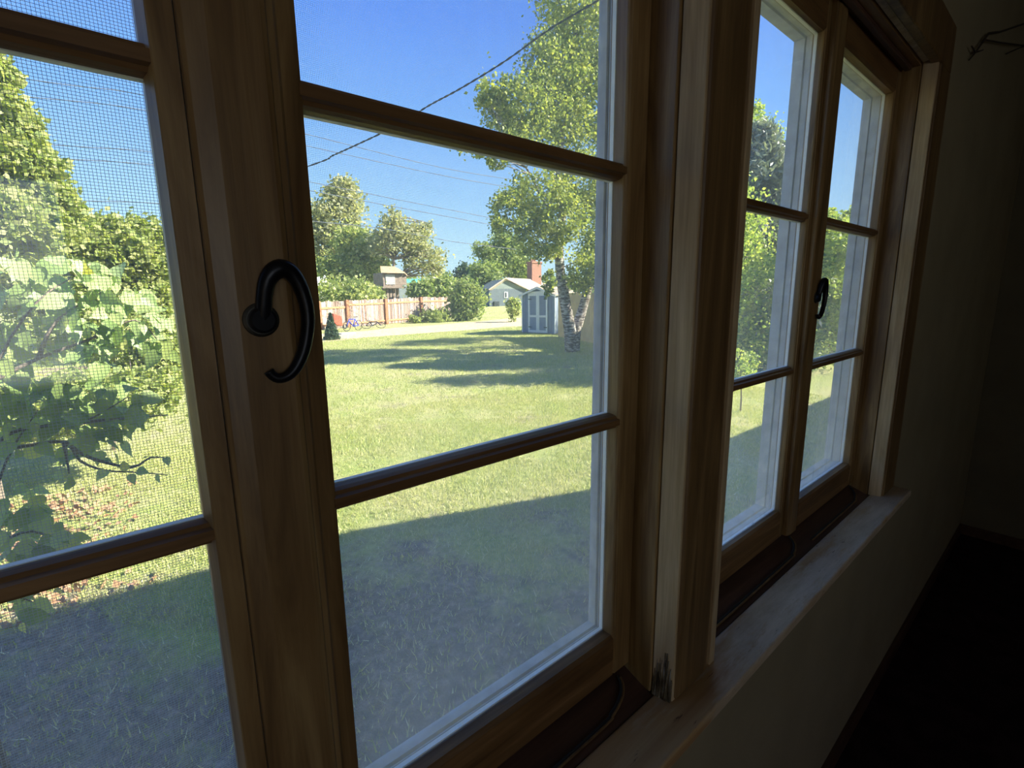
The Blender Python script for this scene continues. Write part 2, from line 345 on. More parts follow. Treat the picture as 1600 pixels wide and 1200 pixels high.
# ------------------------------------------------------------------ room shell
WIN1 = (-0.447, 0.645); WIN2 = (0.812, 1.904); ZB, ZT = -0.66, 0.633
WI, WO = 0.385, 0.545
XL, XR, YB = -2.2, 4.33, -3.4
CEIL = 1.72
mb = MB()
for x0, x1, z0, z1 in ((XL - .1, XR + .1, GROUND, ZB - .03), (XL - .1, WIN1[0] - .02, ZB - .03, ZT + .03), (WIN1[1] + .02, WIN2[0] - .02, ZB - .03, ZT + .03),
                       (WIN2[1] + .02, XR + .1, ZB - .03, ZT + .03), (XL - .1, XR + .1, ZT + .03, CEIL + .1)):
    mb.box(x0, x1, WI, WO, z0, z1)
tag(mb.build('wall_front', M['plaster']), kind='structure')
# the rest of the house on this side: upper gable and the lower eave further along (they cast the lawn's shadow)
mb = MB()
b = len(mb.v)
prof = [(-9, CEIL + .1), (XR + .1, CEIL + .1), (XR + .1, GROUND), (18, GROUND), (18, 0.86), (8.4, 0.90), (6.9, 2.02), (5.0, 2.36), (-9, 2.36)]
mb.prism([(x, z) for x, z in prof], 0.43, WO, 'xz')
mb.box(-9, XL - .1, 0.43, WO, GROUND, CEIL + .1)
tag(mb.build('wall_gable', M['outer_wall']), kind='structure')
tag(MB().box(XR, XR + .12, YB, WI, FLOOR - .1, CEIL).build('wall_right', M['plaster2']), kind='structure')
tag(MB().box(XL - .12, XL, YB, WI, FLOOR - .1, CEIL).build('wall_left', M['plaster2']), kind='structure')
mb = MB()
for x0, x1, z0, z1 in ((XL, XR, FLOOR - .1, -0.55), (XL, XR, 0.75, CEIL), (XL, -1.7, -0.55, 0.75), (-0.1, XR, -0.55, 0.75)): mb.box(x0, x1, YB - .12, YB, z0, z1)  # unseen opening added in the wall behind the fill light
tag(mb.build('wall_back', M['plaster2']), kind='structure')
tag(MB().box(XL - .12, XR + .12, YB - .12, WI, FLOOR - .1, FLOOR).build('floor', M['carpet']), kind='structure')
tag(MB().box(XL - .12, XR + .12, YB - .12, WO, CEIL, CEIL + .1).build('ceiling', M['ceiling']), kind='structure')
tag(MB().box(XL, XR, WI - .014, WI, FLOOR, FLOOR + .07).build('baseboard_front', M['wood_dark'], bevel=.003), kind='structure')
tag(MB().box(XR - .014, XR, YB, WI - .014, FLOOR, FLOOR + .07).build('baseboard_right', M['wood_dark'], bevel=.003), kind='structure')

# ------------------------------------------------------------------ window wall trim
CF = 0.366   # face of the casings
def jamb(name, x, sgn):
    """jamb lining: inner face at x, facing -sgn"""
    r = empty(name, (x, 0.5, ZB), kind='structure')
    MB().box(min(x, x + sgn * .02), max(x, x + sgn * .02), 0.406, 0.535, ZB - .02, ZT + .02).build('stop', M['wood_v'], r, bevel=.002)
    MB().prism([(x + sgn * .004, 0.4045), (x + sgn * .012, CF + .004), (x + sgn * .03, CF + .004), (x + sgn * .03, 0.4045)], -0.682, ZT + .02, 'xy').build('lining', M['wood_jamb'], r, bevel=.0015)
    return r
jamb('trim_1', WIN1[0], -1); jr = jamb('trim_2', WIN1[1], 1); jamb('trim_3', WIN2[0], -1); jamb('trim_4', WIN2[1], 1)
# rotten, splintered foot of the lining at the mullion
mb = MB(); R = random.Random(3)
for k in range(26):
    y = 0.371 + 0.031 * (k + .5) / 26; h = 0.02 + 0.075 * (0.35 + 0.65 * math.sin(math.pi * (k + .5) / 26) * (k % 3 != 1)) * R.uniform(.6, 1)
    xf = 0.6505 + (0.4045 - y) / 0.038 * 0.007
    mb.obox((xf - 0.0045 - R.uniform(0, .002), y - .0006, -0.681), (0.004, 0, 0), (R.uniform(-.001, .001), 0.0011, 0), (0.003 + R.uniform(-.001, .002), R.uniform(-.002, .002), h))
mb.build('rotten_foot', M['rot'], jr)['label'] = 'splintered rotten foot of the lining'
r = empty('trim_5', (0.714, CF, -0.68), kind='structure')
MB().box(0.661, 0.765, CF, 0.405, -0.681, ZT + .12).build('post_face', M['wood_post'], r, bevel=.007, seg=3)
MB().box(0.672, 0.783, 0.376, 0.47, -0.681, ZT + .02).build('post_core', M['wood_post'], r)
r = empty('trim_6', (2.0, CF, -0.68), kind='structure')
MB().box(1.925, 2.052, CF - .002, 0.388, -0.681, ZT + .0).build('casing_board', M['wood_post'], r, bevel=.004)
r = empty('trim_7', (-0.55, CF, -0.68), kind='structure')
MB().box(-0.60, -0.463, CF - .002, 0.388, -0.681, ZT + .0).build('casing_board', M['wood_post'], r, bevel=.004)
r = empty('trim_8', (0.7, CF, ZT), kind='structure')
MB().box(-0.60, 2.052, CF - .002, 0.388, ZT + .0005, 0.762).build('head_casing', M['wood_post'], r, bevel=.004)
for x0, x1 in (WIN1, WIN2):
    MB().prism([(0.4045, ZT + .006), (CF + .004, ZT + .012), (CF + .004, ZT + .03), (0.4045, ZT + .03)], x0, x1, 'yz').build('head_lining', M['wood_jamb'], r, bevel=.0015)
    MB().box(x0, x1, 0.406, 0.535, ZT, ZT + .02).build('head_stop', M['wood_h'], r, bevel=.002)
    MB().box(x0 + .02, x1 - .02, 0.424, 0.440, ZT - .012, ZT - .0002).build('head_track', M['wood_dark'], r, bevel=.003)
# sill board along both windows
r = empty('trim_9', (0.7, 0.36, -0.68), kind='structure')
MB().box(-0.62, 2.062, 0.316, 0.3995, -0.7035, -0.681).build('sill_board', M['sill'], r, bevel=.004, seg=3)
MB().box(-0.60, 2.045, 0.372, 0.386, -0.735, -0.7035).build('sill_apron', M['wood_h'], r, bevel=.002)
# dark inner stool of each window with its routed groove
def stool(x0, x1, grooves):
    r = empty('trim_10', ((x0 + x1) / 2, 0.43, -0.68), kind='structure')
    def zs(y): return -0.6835 + (y - 0.3996) / (0.46 - 0.3996) * 0.0315
    MB().prism([(0.3998, -0.72), (0.3998, zs(.3998)), (0.50, zs(0.47)), (0.50, -0.72)], x0 - .0, x1 + .0, 'yz').build('stool_board', M['wood_dark'], r, bevel=.001)
    for g in grooves:
        pts = smooth_path([(x, y, zs(y) + .0004) for x, y in g], 6)
        MB().tube(pts, 0.0028, 6).build('groove', M['rubber'], r, smooth=True)
        MB().tube([p + np.array([0, -.0042, .0002]) for p in pts], 0.0022, 6).build('groove_lip', M['wood_post'], r, smooth=True)  # lighter wood than the stool, painting in the lip's highlight
    return r
def gr(xe, xa): return [(xa, .4145), (xe - .12, .4145), (xe - .07, .418), (xe - .035, .427), (xe - .018, .438), (xe - .012, .449)]
stool(WIN1[0], WIN1[1], [gr(.625, .13), gr(.09, -.42)])
stool(WIN2[0], WIN2[1], [gr(1.884, 1.42), gr(1.37, .85)])

# ------------------------------------------------------------------ casement sashes (window_1 .. window_4)
ZF0, ZF1 = -0.5745, 0.5650
MUN = (0.171, -0.199)
def sash(name, ox0, ox1, fx0, fx1, face, near, astragal, glassm):
    """ox: outer edges, fx: glass opening edges at the room face"""
    r = empty(name, ((ox0 + ox1) / 2, .47, ZB), kind='structure')
    Y1 = 0.472
    def stile(a, b, inner):  # inner = side of the opening (+1: opening lies to the right)
        prof = [(a, face), (b, face), (b, .484), (a, .484)]
        if name == 'window_1' and inner < 0: prof = [(a - .0045, .484), (a - .0045, .472), (a, face + .001), (a + .001, face), (b, face), (b, .484)]
        elif inner > 0: prof = [(a, face), (b - .0045, face), (b - .0035, face + .0018), (b - .001, face + .003), (b, face + .006), (b, .484), (a, .484)]
        else: prof = [(a, .484), (a, face + .006), (a + .001, face + .003), (a + .0035, face + .0018), (a + .0045, face), (b, face), (b, .484)]
        MB().prism(prof, -0.648, 0.630, 'xy').build('stile', M['wood_v'], r)
    if astragal:   # meeting stile with the astragal moulding the handle sits on
        a = ox0
        MB().prism([(a, .456), (a, .4475), (a + .003, .4455), (a + .012, .4435), (a + .017, .4425), (a + .055, .4425), (a + .059, .444), (a + .061, .4475),
                    (a + .066, .4480), (a + .069, .451), (fx0 - .004, .4525), (fx0, .4535), (fx0, .484), (a + .006, .484)], -0.646, 0.630, 'xy').build('stile', M['wood_v'], r)
        stile(fx1, ox1, -1)
    else:
        stile(ox0, fx0, 1); stile(fx1, ox1, -1)
    MB().prism([(face, -.648), (face, ZF0 - .005), (face + .0018, ZF0 - .0035), (face + .006, ZF0), (.484, ZF0), (.484, -.648)], fx0, fx1, 'yz').build('bottom_rail', M['wood_h'], r)
    MB().prism([(face, .630), (face, ZF1 + .005), (face + .0018, ZF1 + .0035), (face + .006, ZF1), (.484, ZF1), (.484, .630)], fx0, fx1, 'yz').build('top_rail', M['wood_h'], r)
    for z in MUN:
        f = face
        MB().prism([(f + .001, z - .0045), (f + .001, z + .0045), (f + .004, z + .0055), (f + .006, z + .0062), (f + .008, z + .0095), (f + .014, z + .0112), (f + .021, z + .0118),
                    (.483, z + .0105), (.483, z - .0105), (f + .021, z - .0118), (f + .014, z - .0112), (f + .008, z - .0095), (f + .006, z - .0062), (f + .004, z - .0055)], fx0 - .002, fx1 + .002, 'yz').build('muntin', M['wood_h'], r)
    zs = [ZF0, MUN[1], MUN[0], ZF1]
    for k in range(3):
        z0, z1 = zs[k] + (.0 if k == 0 else .010), zs[k + 1] - (.0 if k == 2 else .010)
        MB().box(fx0 - .004, fx1 + .004, Y1, Y1 + .0025, z0 - .003, z1 + .003).build('pane', glassm, r)
        p = MB(); w = .004
        for a in ((fx0, fx0 + w * .4, z0, z1), (fx1 - w * .4, fx1, z0, z1), (fx0, fx1, z0, z0 + w * .6), (fx0, fx1, z1 - w * .6, z1)):
            p.box(a[0], a[1], Y1 + .0026, Y1 + .009, a[2], a[3])
        p.build('putty', M['white_paint'], r)['label'] = 'white putty around the pane'
    return r
F = 0.4505
s1 = sash('window_1', WIN1[0] + .002, 0.0695, WIN1[0] + .05, 0.0525, .4575, True, False, M['glass_left'])
s2 = sash('window_2', 0.0700, WIN1[1] - .002, 0.1550, 0.5985, F, True, True, M['glass'])
s3 = sash('window_3', WIN2[0] + .002, 1.3285, WIN2[0] + .05, 1.3085, .4575, False, False, M['glass_far'])
s4 = sash('window_4', 1.3290, WIN2[1] - .002, 1.4140, 1.8575, F, False, True, M['glass_far'])

# black iron latch handles
HP = [((411, 498), .4375, .0075), ((412, 482), .433, .0072), ((413, 462), .429, .0070), ((417, 440), .4255, .0074), ((426, 426), .424, .0082), ((438, 420), .4235, .0086), ((452, 424), .4235, .0078),
      ((464, 438), .4235, .0070), ((474, 460), .424, .0066), ((480, 485), .4245, .0064), ((481, 508), .425, .0062), ((477, 538), .4255, .0060), ((469, 562), .426, .0057), ((458, 580), .4265, .0053),
      ((446, 589), .427, .0048), ((434, 591), .4275, .0045), ((425, 586), .428, .0043), ((420, 580), .4285, .0046)]
def handle(dx, par):
    pts = [at(p[0][0], p[0][1], .4425 - (.4425 - p[1]) * .5) + np.array([dx, 0, 0]) for p in HP]; rad = [p[2] * .92 for p in HP]
    pp = smooth_path(pts, 3); rr = np.interp(np.linspace(0, len(rad) - 1, len(pp)), range(len(rad)), rad)
    h = MB().tube(pp, list(rr), 12).build('latch_handle', M['black_iron'], par, smooth=True); h['label'] = 'curled black iron latch handle'
    c = at(409, 500, .4400) + np.array([dx, 0, 0])
    mb = MB(); mb.tube([(c[0], .4426, c[2]), (c[0], .4405, c[2]), (c[0], .4395, c[2])], [.0142, .0138, .0118], 28)
    o = mb.build('rose', M['iron_edge'], h, smooth=False)
    mb = MB(); mb.tube([(c[0], .4396, c[2]), (c[0], .4345, c[2]), (c[0], .4332, c[2])], [.0108, .0106, .0085], 24)
    mb.build('spindle_boss', M['black_iron'], h)
handle(0, s2); handle(1.259, s4)

# exterior sash stops / storm frames (weathered grey paint) seen through the glass
def storm(x0, x1, label, y0, y1, y2, shift):
    r = empty('storm_frame', ((x0 + x1) / 2, y0, ZB), label, 'window frame')
    def ring(a, b, c, d, t, ya, yb, mat, nm):
        for bx in ((a - t, a, c - t, d + t), (b, b + t, c - t, d + t)): MB().box(bx[0], bx[1], ya, yb, bx[2], bx[3]).build('upright', mat, r)
        for bx in ((a, b, c - t, c), (a, b, d, d + t)): MB().box(bx[0], bx[1], ya, yb, bx[2], bx[3]).build('crosspiece', mat, r)
    shift += .0015
    ring(x0 - shift, x1 + shift, ZF0 - shift, ZF1 + shift, .03, y0, y1 - .003, M['grey_paint'], 0)
    ring(x0 - shift + .003, x1 + shift - .003, ZF0 - shift + .003, ZF1 + shift - .003, .03, y1 + .0, y2, M['grey_paint'], 1)
    ring(x0 - shift - .004, x1 + shift + .004, ZF0 - shift - .004, ZF1 + shift + .004, .02, y1 - .003, y1, M['grey_paint2'], 2)
    return r
storm(WIN1[0] + .05, .0525, 'weathered grey outer frame behind the leftmost sash', .4850, .4905, .4985, .010)
storm(.155, .5985, 'weathered grey outer frame behind the sash with the large black handle', .4850, .4905, .4985, .0)
storm(WIN2[0] + .05, 1.3085, 'weathered grey outer frame behind the second sash from the right', .4850, .5000, .5230, .0)
storm(1.414, 1.8575, 'weathered grey outer frame behind the rightmost sash', .4850, .5080, .5290, .0)

def screen(x0, x1, label, pitch, r_):
    y = .5035; r = empty('insect_screen', ((x0 + x1) / 2, y, ZB), label, 'screen')
    mb = MB()
    for a in ((x0 - .012, x0 - .001, ZF0 - .012, ZF1 + .012), (x1 + .001, x1 + .012, ZF0 - .012, ZF1 + .012), (x0, x1, ZF0 - .012, ZF0 - .001), (x0, x1, ZF1 + .001, ZF1 + .012)): mb.box(a[0], a[1], y - .004, y + .004, a[2], a[3])
    mb.build('screen_frame', M['grey_paint'], r)
    mb = MB(); x = x0
    while x < x1: mb.box(x - r_, x + r_, y - r_, y + r_, ZF0, ZF1); x += pitch
    z = ZF0
    while z < ZF1: mb.box(x0, x1, y - r_ * .8 + .0002, y + r_ * .8 + .0002, z - r_, z + r_); z += pitch
    tag(mb.build('mesh', M['screen_wire'], r), kind='stuff')
screen(WIN1[0] + .05, .0525, 'coarse grey insect screen behind the leftmost sash', .0024, .00014)
screen(.155, .5985, 'finer insect screen behind the sash with the large black handle', .0017, .00007)

# dry twig against the wall right of the windows, upper right corner
def wp(px, py, Y=.372): return at(px, py, Y)
r = empty('dry_twig', wp(1515, 92, .378), 'thin dark dry twig against the wall above right of the windows', 'twig')
MB().tube([wp(1514, 94, .38), wp(1524, 82), wp(1535, 66), wp(1545, 52), wp(1562, 50), wp(1580, 44, .36), wp(1600, 37, .355), wp(1640, 20, .35)], [.002, .003, .004, .004, .004, .004, .004, .004], 6).build('stem', M['twig'], r, smooth=True)
for pl in ([(1538, 62), (1560, 66), (1590, 70), (1640, 76)], [(1524, 82), (1518, 72)], [(1572, 84), (1590, 76), (1606, 70), (1640, 60)], [(1524, 82), (1536, 78)]):
    MB().tube([wp(*p) for p in pl], [.003] * (len(pl) - 1) + [.002], 5).build('side_shoot', M['twig'], r, smooth=True)

# ------------------------------------------------------------------ ground outside
def grid_plane(name, x0, x1, y0, y1, n, mat, z=GROUND):
    mb = MB()
    xs = np.linspace(x0, x1, n + 1); ys = np.linspace(y0, y1, n + 1)
    for j in range(n + 1):
        for i in range(n + 1): mb.v.append((xs[i], ys[j], z))
    for j in range(n):
        for i in range(n): a = j * (n + 1) + i; mb.f.append((a, a + 1, a + n + 2, a + n + 1))
    return mb.build(name, mat)
g = MB(); g.box(-300, 500, WO, 700, GROUND - .3, GROUND)
tag(g.build('lawn', M['lawn']), label='sunlit patchy green lawn with dry yellow patches and bare soil by the house', kind='structure')

def ribbon(name, mat, left, right, z, label):
    mb = MB(); n = len(left)
    for a, b in zip(left, right): mb.v += [(a[0], a[1], z), (b[0], b[1], z)]
    for i in range(n - 1): mb.f.append((2 * i, 2 * i + 1, 2 * i + 3, 2 * i + 2))
    o = mb.build(name, mat); return tag(o, label=label, kind='structure')
far = [gz(x, y) for x, y in ((380, 528), (500, 522), (560, 518), (620, 512), (680, 508), (740, 503), (800, 497), (860, 494))]
near = [gz(x, y) for x, y in ((380, 545), (500, 536), (560, 529), (620, 524), (680, 520), (740, 515), (800, 510), (860, 508))]
ribbon('dirt_track', M['dirt'], far, near, GROUND + .008, 'pale sandy track crossing behind the lawn in front of the fence')

# vectorised leaf clouds ---------------------------------------------------
def leaf_mesh(name, pos, size, mat, parent, elong=1.5, flat=0.0, droop=0.0, tri=False):
    n = len(pos); pos = np.asarray(pos, float)
    a = rng.normal(size=(n, 3)); a[:, 2] = a[:, 2] * .7 - droop; a /= np.linalg.norm(a, axis=1)[:, None]
    b = rng.normal(size=(n, 3)); b[:, 2] *= (1 - flat); b -= (b * a).sum(1)[:, None] * a; b /= np.linalg.norm(b, axis=1)[:, None]
    s = (size * rng.uniform(.65, 1.3, n))[:, None]
    if tri:
        v = np.stack([pos - b * s * .5, pos + b * s * .5, pos + a * s * elong], 1).reshape(-1, 3); k = 3
    else:
        nn = np.cross(a, b)
        v = np.stack([pos - a * s * elong * .5, pos + b * s * .5 + nn * s * .1 - a * s * .1, pos + a * s * elong * .5, pos - b * s * .5 + nn * s * .1 - a * s * .1], 1).reshape(-1, 3); k = 4
    me = bpy.data.meshes.new(name); me.vertices.add(len(v)); me.vertices.foreach_set('co', v.astype(np.float32).ravel())
    me.loops.add(n * k); me.loops.foreach_set('vertex_index', np.arange(n * k, dtype=np.int32)); me.polygons.add(n)
    me.polygons.foreach_set('loop_start', np.arange(0, n * k, k, dtype=np.int32)); me.update(calc_edges=True); me.validate()
    me.materials.append(mat); o = bpy.data.objects.new(name, me); C.objects.link(o)
    if parent: o.parent = parent; o.matrix_parent_inverse = Matrix.Translation(-Vector(parent_world(parent)))
    o['kind'] = 'stuff'; return o
def clumped(ells, dens=1.0, sub=.28, hollow=.45):
    """points clumped around sub-clumps in ellipsoids (centre, radii, clumps, leaves per clump); returns points and clump centres"""
    P = []; cc = []
    for c, r, nc, nl in ells:
        c = np.array(c); r = np.array(r)
        d = rng.normal(size=(nc, 3)); d /= np.linalg.norm(d, axis=1)[:, None]; d *= (hollow + (1 - hollow) * rng.uniform(0, 1, nc) ** .6)[:, None]
        cen = c + d * r; cc.append(cen)
        m = max(1, int(nl * dens)); sg = np.linalg.norm(r) / 1.73 * sub
        P.append((cen[:, None, :] + rng.normal(size=(nc, m, 3)) * sg * rng.uniform(.5, 1.2, (nc, 1, 1)) * np.array([1, 1, .8])).reshape(-1, 3))
    return np.concatenate(P), cc
def E(px, py, rx, ry, Y, nc, nl, depth=None):
    """ellipsoid whose centre lies on a sight line at plane y=Y, radii given in photo pixels and turned to metres"""
    c = at(px, py, Y); k = (c @ FW) / FPX; return (c, (rx * k, (depth if depth else rx * k * .9), ry * k), nc, nl)
def tree(name, label, cat, base, trunk, ells, lm, bm, size, group=None, dens=1.0, sub=.28, branches=8, tr=.14, droop=.2, elong=1.4, hollow=.45):
    r = empty(name, tuple(base), label, cat, group)
    for i, (pts, r0, r1) in enumerate(trunk):
        pp = smooth_path(pts, 3); MB().tube(pp, list(np.linspace(r0, r1, len(pp))), 10).build('trunk', bm, r, smooth=True)
    P, cc = clumped(ells, dens, sub, hollow)
    leaf_mesh('foliage', P, size, lm, r, elong, 0, droop)
    tip = np.array(trunk[0][0][-1]); mb = MB(); allp = [np.array(p) for t in trunk for p in smooth_path(t[0], 3)[len(t[0]):]]
    for cen in cc:
        for k in range(min(branches, len(cen))):
            e_ = cen[k]; lower = [p for p in allp if p[2] < e_[2]] or allp
            s_ = min(lower, key=lambda p: np.linalg.norm(p - e_)); mid = s_ * .5 + e_ * .5 + rng.normal(size=3) * .04 * np.linalg.norm(e_ - s_) + np.array([0, 0, .08 * np.linalg.norm(e_ - s_)])
            mb.tube([s_, mid, e_], [tr * .45, tr * .28, tr * .08], 5, False)
    if mb.v: tag(mb.build('branches', bm, r, smooth=True), kind='stuff')
    return r

# ------------------------------------------------------------------ grass (uncountable)
def grass_patch(name, n, x0, x1, y0, y1, size, mat, label, power=1.0, mask=None):
    x = rng.uniform(x0, x1, n); y = y0 + (y1 - y0) * rng.uniform(0, 1, n) ** power
    if mask is not None:
        k = mask(x, y); x = x[k]; y = y[k]
    n = len(x); p = np.stack([x, y, np.full(n, GROUND)], 1); ang = rng.uniform(0, 2 * math.pi, n)
    w = np.stack([np.cos(ang), np.sin(ang), np.zeros(n)], 1) * (size * .10 * rng.uniform(.7, 1.3, n))[:, None]
    lean = rng.normal(size=(n, 3)) * .45; lean[:, 2] = 1; tip = p + lean * (size * rng.uniform(.5, 1.4, n))[:, None]
    v = np.stack([p - w, p + w, tip], 1).reshape(-1, 3)
    me = bpy.data.meshes.new(name); me.vertices.add(len(v)); me.vertices.foreach_set('co', v.astype(np.float32).ravel())
    me.loops.add(n * 3); me.loops.foreach_set('vertex_index', np.arange(n * 3, dtype=np.int32)); me.polygons.add(n)
    me.polygons.foreach_set('loop_start', np.arange(0, n * 3, 3, dtype=np.int32)); me.update(calc_edges=True); me.validate()
    me.materials.append(mat); o = bpy.data.objects.new(name, me); C.objects.link(o); return tag(o, label, 'grass', kind='stuff')
def clump_mask(x, y):
    s = np.sin(x * 2.1 + np.sin(y * 1.7) * 1.3) + np.sin(y * 2.6 + x * .7) + .7 * np.sin(x * 5.3 - y * 4.1) + .5 * np.sin(x * 11 + y * 9)
    vis = (x > -.25 * y - .3) & (x < 3.2 * y + 2)
    bare = (x * .55 + y < 4.4 + .6 * np.sin(x * 3.1 + y)) & (rng.uniform(size=len(x)) < .8)
    return vis & ((s > -1.0) | (rng.uniform(size=len(x)) < .25)) & ~bare
grass_patch('short_grass', 230000, -2, 12, 1.5, 9, .045, M['grass'], 'short green and yellow grass on the near lawn', 1.0, clump_mask)
grass_patch('lawn_grass', 120000, -2, 26, 9, 26, .07, M['grass'], 'grass of the lawn around the white-barked tree', 1.0, lambda x, y: (x > -.2 * y) & (x < 2.0 * y + 2))
grass_patch('dry_straw', 5000, -1.5, 9, 1.4, 4.8, .045, M['straw'], 'scattered pale dry straws in the shade by the house', 1.0, lambda x, y: (x > -.3 * y) & (x < 3 * y))

# ------------------------------------------------------------------ wooden fence beyond the track
fa, fb = np.array([10.2, 34.0, 0]), np.array([26.6, 40.6, 0])
def fpt(px):  # where the sight line at that column meets the fence line
    q = ray(px, 490); d = fb - fa; A = np.array([[q[0], -d[0]], [q[1], -d[1]]]); s_ = np.linalg.solve(A, fa[:2]); return fa + d * s_[1]
posts = [fpt(p) for p in (498, 542, 602.5, 657.5, 708)]
r = empty('wooden_fence', (18, 37, GROUND), 'weathered grey-brown picket fence with red-brown posts behind the track', 'fence')
tops = (471, 469, 467, 464.5, 464)
du = nrm(fb - fa); dn = np.array([du[1], -du[0], 0])  # towards the house
zt = []
for p, px, ty in zip(posts, (498, 542, 602.5, 657.5, 708), tops):
    q = ray(px, ty); h = q[2] * p[1] / q[1]; zt.append(h)
    MB().obox(p + np.array([0, 0, GROUND]) - du * .13 + dn * .0, du * .26, dn * .16, (0, 0, h - GROUND + .02)).build('post', M['fence_post'], r)
mb = MB()
for i in range(4):
    a, b_ = posts[i], posts[i + 1]; L = np.linalg.norm(b_ - a); n = int(L / .16)
    for zf in (.80, .12) if i else (.72, .12):
        za = GROUND + (zt[i] - GROUND) * zf; zb = GROUND + (zt[i + 1] - GROUND) * zf
        MB().obox(a + np.array([0, 0, za]) + dn * .01, np.append((b_ - a)[:2], zb - za), dn * .05, (0, 0, .13)).build('rail', M['fence_rail'], r)
    for k in range(n):
        t = (k + .1) / n; p = a + (b_ - a) * t; h = zt[i] + (zt[i + 1] - zt[i]) * t + rng.uniform(-.05, .06)
        mb.obox(p + np.array([0, 0, GROUND + .03]), du * (L / n * rng.uniform(.70, .9)), -dn * .03, (rng.normal() * .01, 0, h - GROUND - .05))
tag(mb.build('pickets', M['picket'], r), kind='stuff')

# ------------------------------------------------------------------ blue-grey shed
sL = gz(815.8, 520); sR = gz(867.5, 522.5); ew = nrm(sR - sL); ed = np.array([-ew[1], ew[0], 0.0])
if ed @ np.array([1, 0, 0]) < 0: ed = -ed
W = np.linalg.norm(sR - sL); D = 2.6
def sh(u, v, z): return sL + ew * u + ed * v + np.array([0, 0, z])
def zat(px, py, p): q = ray(px, py); return q[2] * math.hypot(p[0], p[1]) / math.hypot(q[0], q[1]) - GROUND
zl = zat(815.8, 460, sL); zr_ = zat(868, 459, sR); ze = (zl + zr_) / 2; za = zat(843, 449, (sL + sR) / 2)
r = empty('garden_shed', tuple((sL + sR) / 2), 'small blue-grey garden shed with white double doors beside the white-barked tree', 'shed')
def quadprism(corners, back):
    mb = MB(); n = len(corners); mb.v = [tuple(c) for c in corners] + [tuple(np.array(c) + back) for c in corners]
    mb.f = [tuple(range(n)), tuple(range(n, 2 * n))[::-1]] + [(i, (i + 1) % n, n + (i + 1) % n, n + i) for i in range(n)]; return mb
quadprism([sh(0, 0, 0), sh(W, 0, 0), sh(W, 0, ze), sh(W / 2, 0, za - .03), sh(0, 0, ze)], ed * D).build('wall', M['shed_blue'], r)
mb = MB()
for k in range(13):
    u = W * (k + .5) / 13; top = ze + (za - ze) * (1 - abs(u / W - .5) * 2) - .08
    mb.obox(sh(u - .012, -.012, .05), ew * .024, ed * .012, (0, 0, top - .05))
tag(mb.build('siding_battens', M['shed_blue'], r), kind='stuff')
for s0 in (0, 1):
    u0, u1 = (-.12, W / 2) if s0 == 0 else (W / 2, W + .12); z0 = ze - .10 if s0 == 0 else za; z1 = za if s0 == 0 else ze - .10
    a, b_, c_, d_ = sh(u0, -.15, z0), sh(u1, -.15, z1), sh(u1, -.15, z1 + .05), sh(u0, -.15, z0 + .05)
    quadprism([a, b_, c_, d_], ed * (D + .3)).build('roof_slope', M['shingle'], r)
    quadprism([sh(u0, -.17, z0 - .08), sh(u1, -.17, z1 - .08), sh(u1, -.17, z1 + .03), sh(u0, -.17, z0 + .03)], ed * .02).build('barge_board', M['shed_white'], r)
for u in (0, W - .07): MB().obox(sh(u, -.02, 0), ew * .07, ed * .02, (0, 0, ze)).build('corner_board', M['shed_white'], r)
u0, u1 = W * .21, W * .79; dh = zat(842, 458.5, (sL + sR) / 2)
for k in range(2):
    a = u0 + (u1 - u0) / 2 * k; w = (u1 - u0) / 2
    d = MB().obox(sh(a, -.04, .06), ew * w, ed * .03, (0, 0, dh - .06)).build('door', M['shed_blue'], r)
    mb = MB()
    for q in ((a, a + .11, .06, dh), (a + w - .11, a + w, .06, dh), (a + .11, a + w - .11, dh - .14, dh), (a + .11, a + w - .11, dh * .41, dh * .41 + .12), (a + .11, a + w - .11, .06, .2)):
        mb.obox(sh(q[0], -.06, q[2]), ew * (q[1] - q[0]), ed * .02, (0, 0, q[3] - q[2]))
    mb.build('door_trim', M['shed_white'], d)['label'] = 'white door frame boards'
    for zz in (.35, dh - .35): MB().obox(sh(a + (.03 if k == 0 else w - .25), -.07, zz), ew * .22, ed * .01, (0, 0, .05)).build('hinge', M['rubber'], d)
MB().obox(sh(u0 - .08, -.05, dh), ew * (u1 - u0 + .16), ed * .03, (0, 0, .12)).build('lintel_board', M['shed_white'], r)
MB().obox(sh(-.05, -.1, -.02), ew * (W + .1), ed * (D + .1), (0, 0, .06)).build('floor_skid', M['old_board'], r)

# tan board fence right of the shed behind the birch
ta, tb = gz(872, 526), gz(1010, 552); r = empty('board_fence', tuple((ta + tb) / 2), 'tan upright board fence behind the white-barked tree', 'fence')
L = np.linalg.norm(tb - ta); u_ = nrm(tb - ta); n_ = np.array([-u_[1], u_[0], 0]); n = int(L / .15)
hA = zat(885, 458, ta + (tb - ta) * .15)
for k in range(n):
    p = ta + u_ * (L * k / n); MB().obox(p, u_ * (L / n * .93), n_ * .025, (0, 0, hA + rng.uniform(-.02, .02))).build('board', M['tan_fence'], r)
for t in np.linspace(0, 1, 5): MB().obox(ta + u_ * (L - .1) * t + n_ * .03, u_ * .1, n_ * .1, (0, 0, hA - .05)).build('post', M['fence_rail'], r)
for zf in (.15, .85): MB().obox(ta + n_ * .026 + np.array([0, 0, hA * zf]), u_ * L, n_ * .04, (0, 0, .09)).build('rail', M['fence_rail'], r)

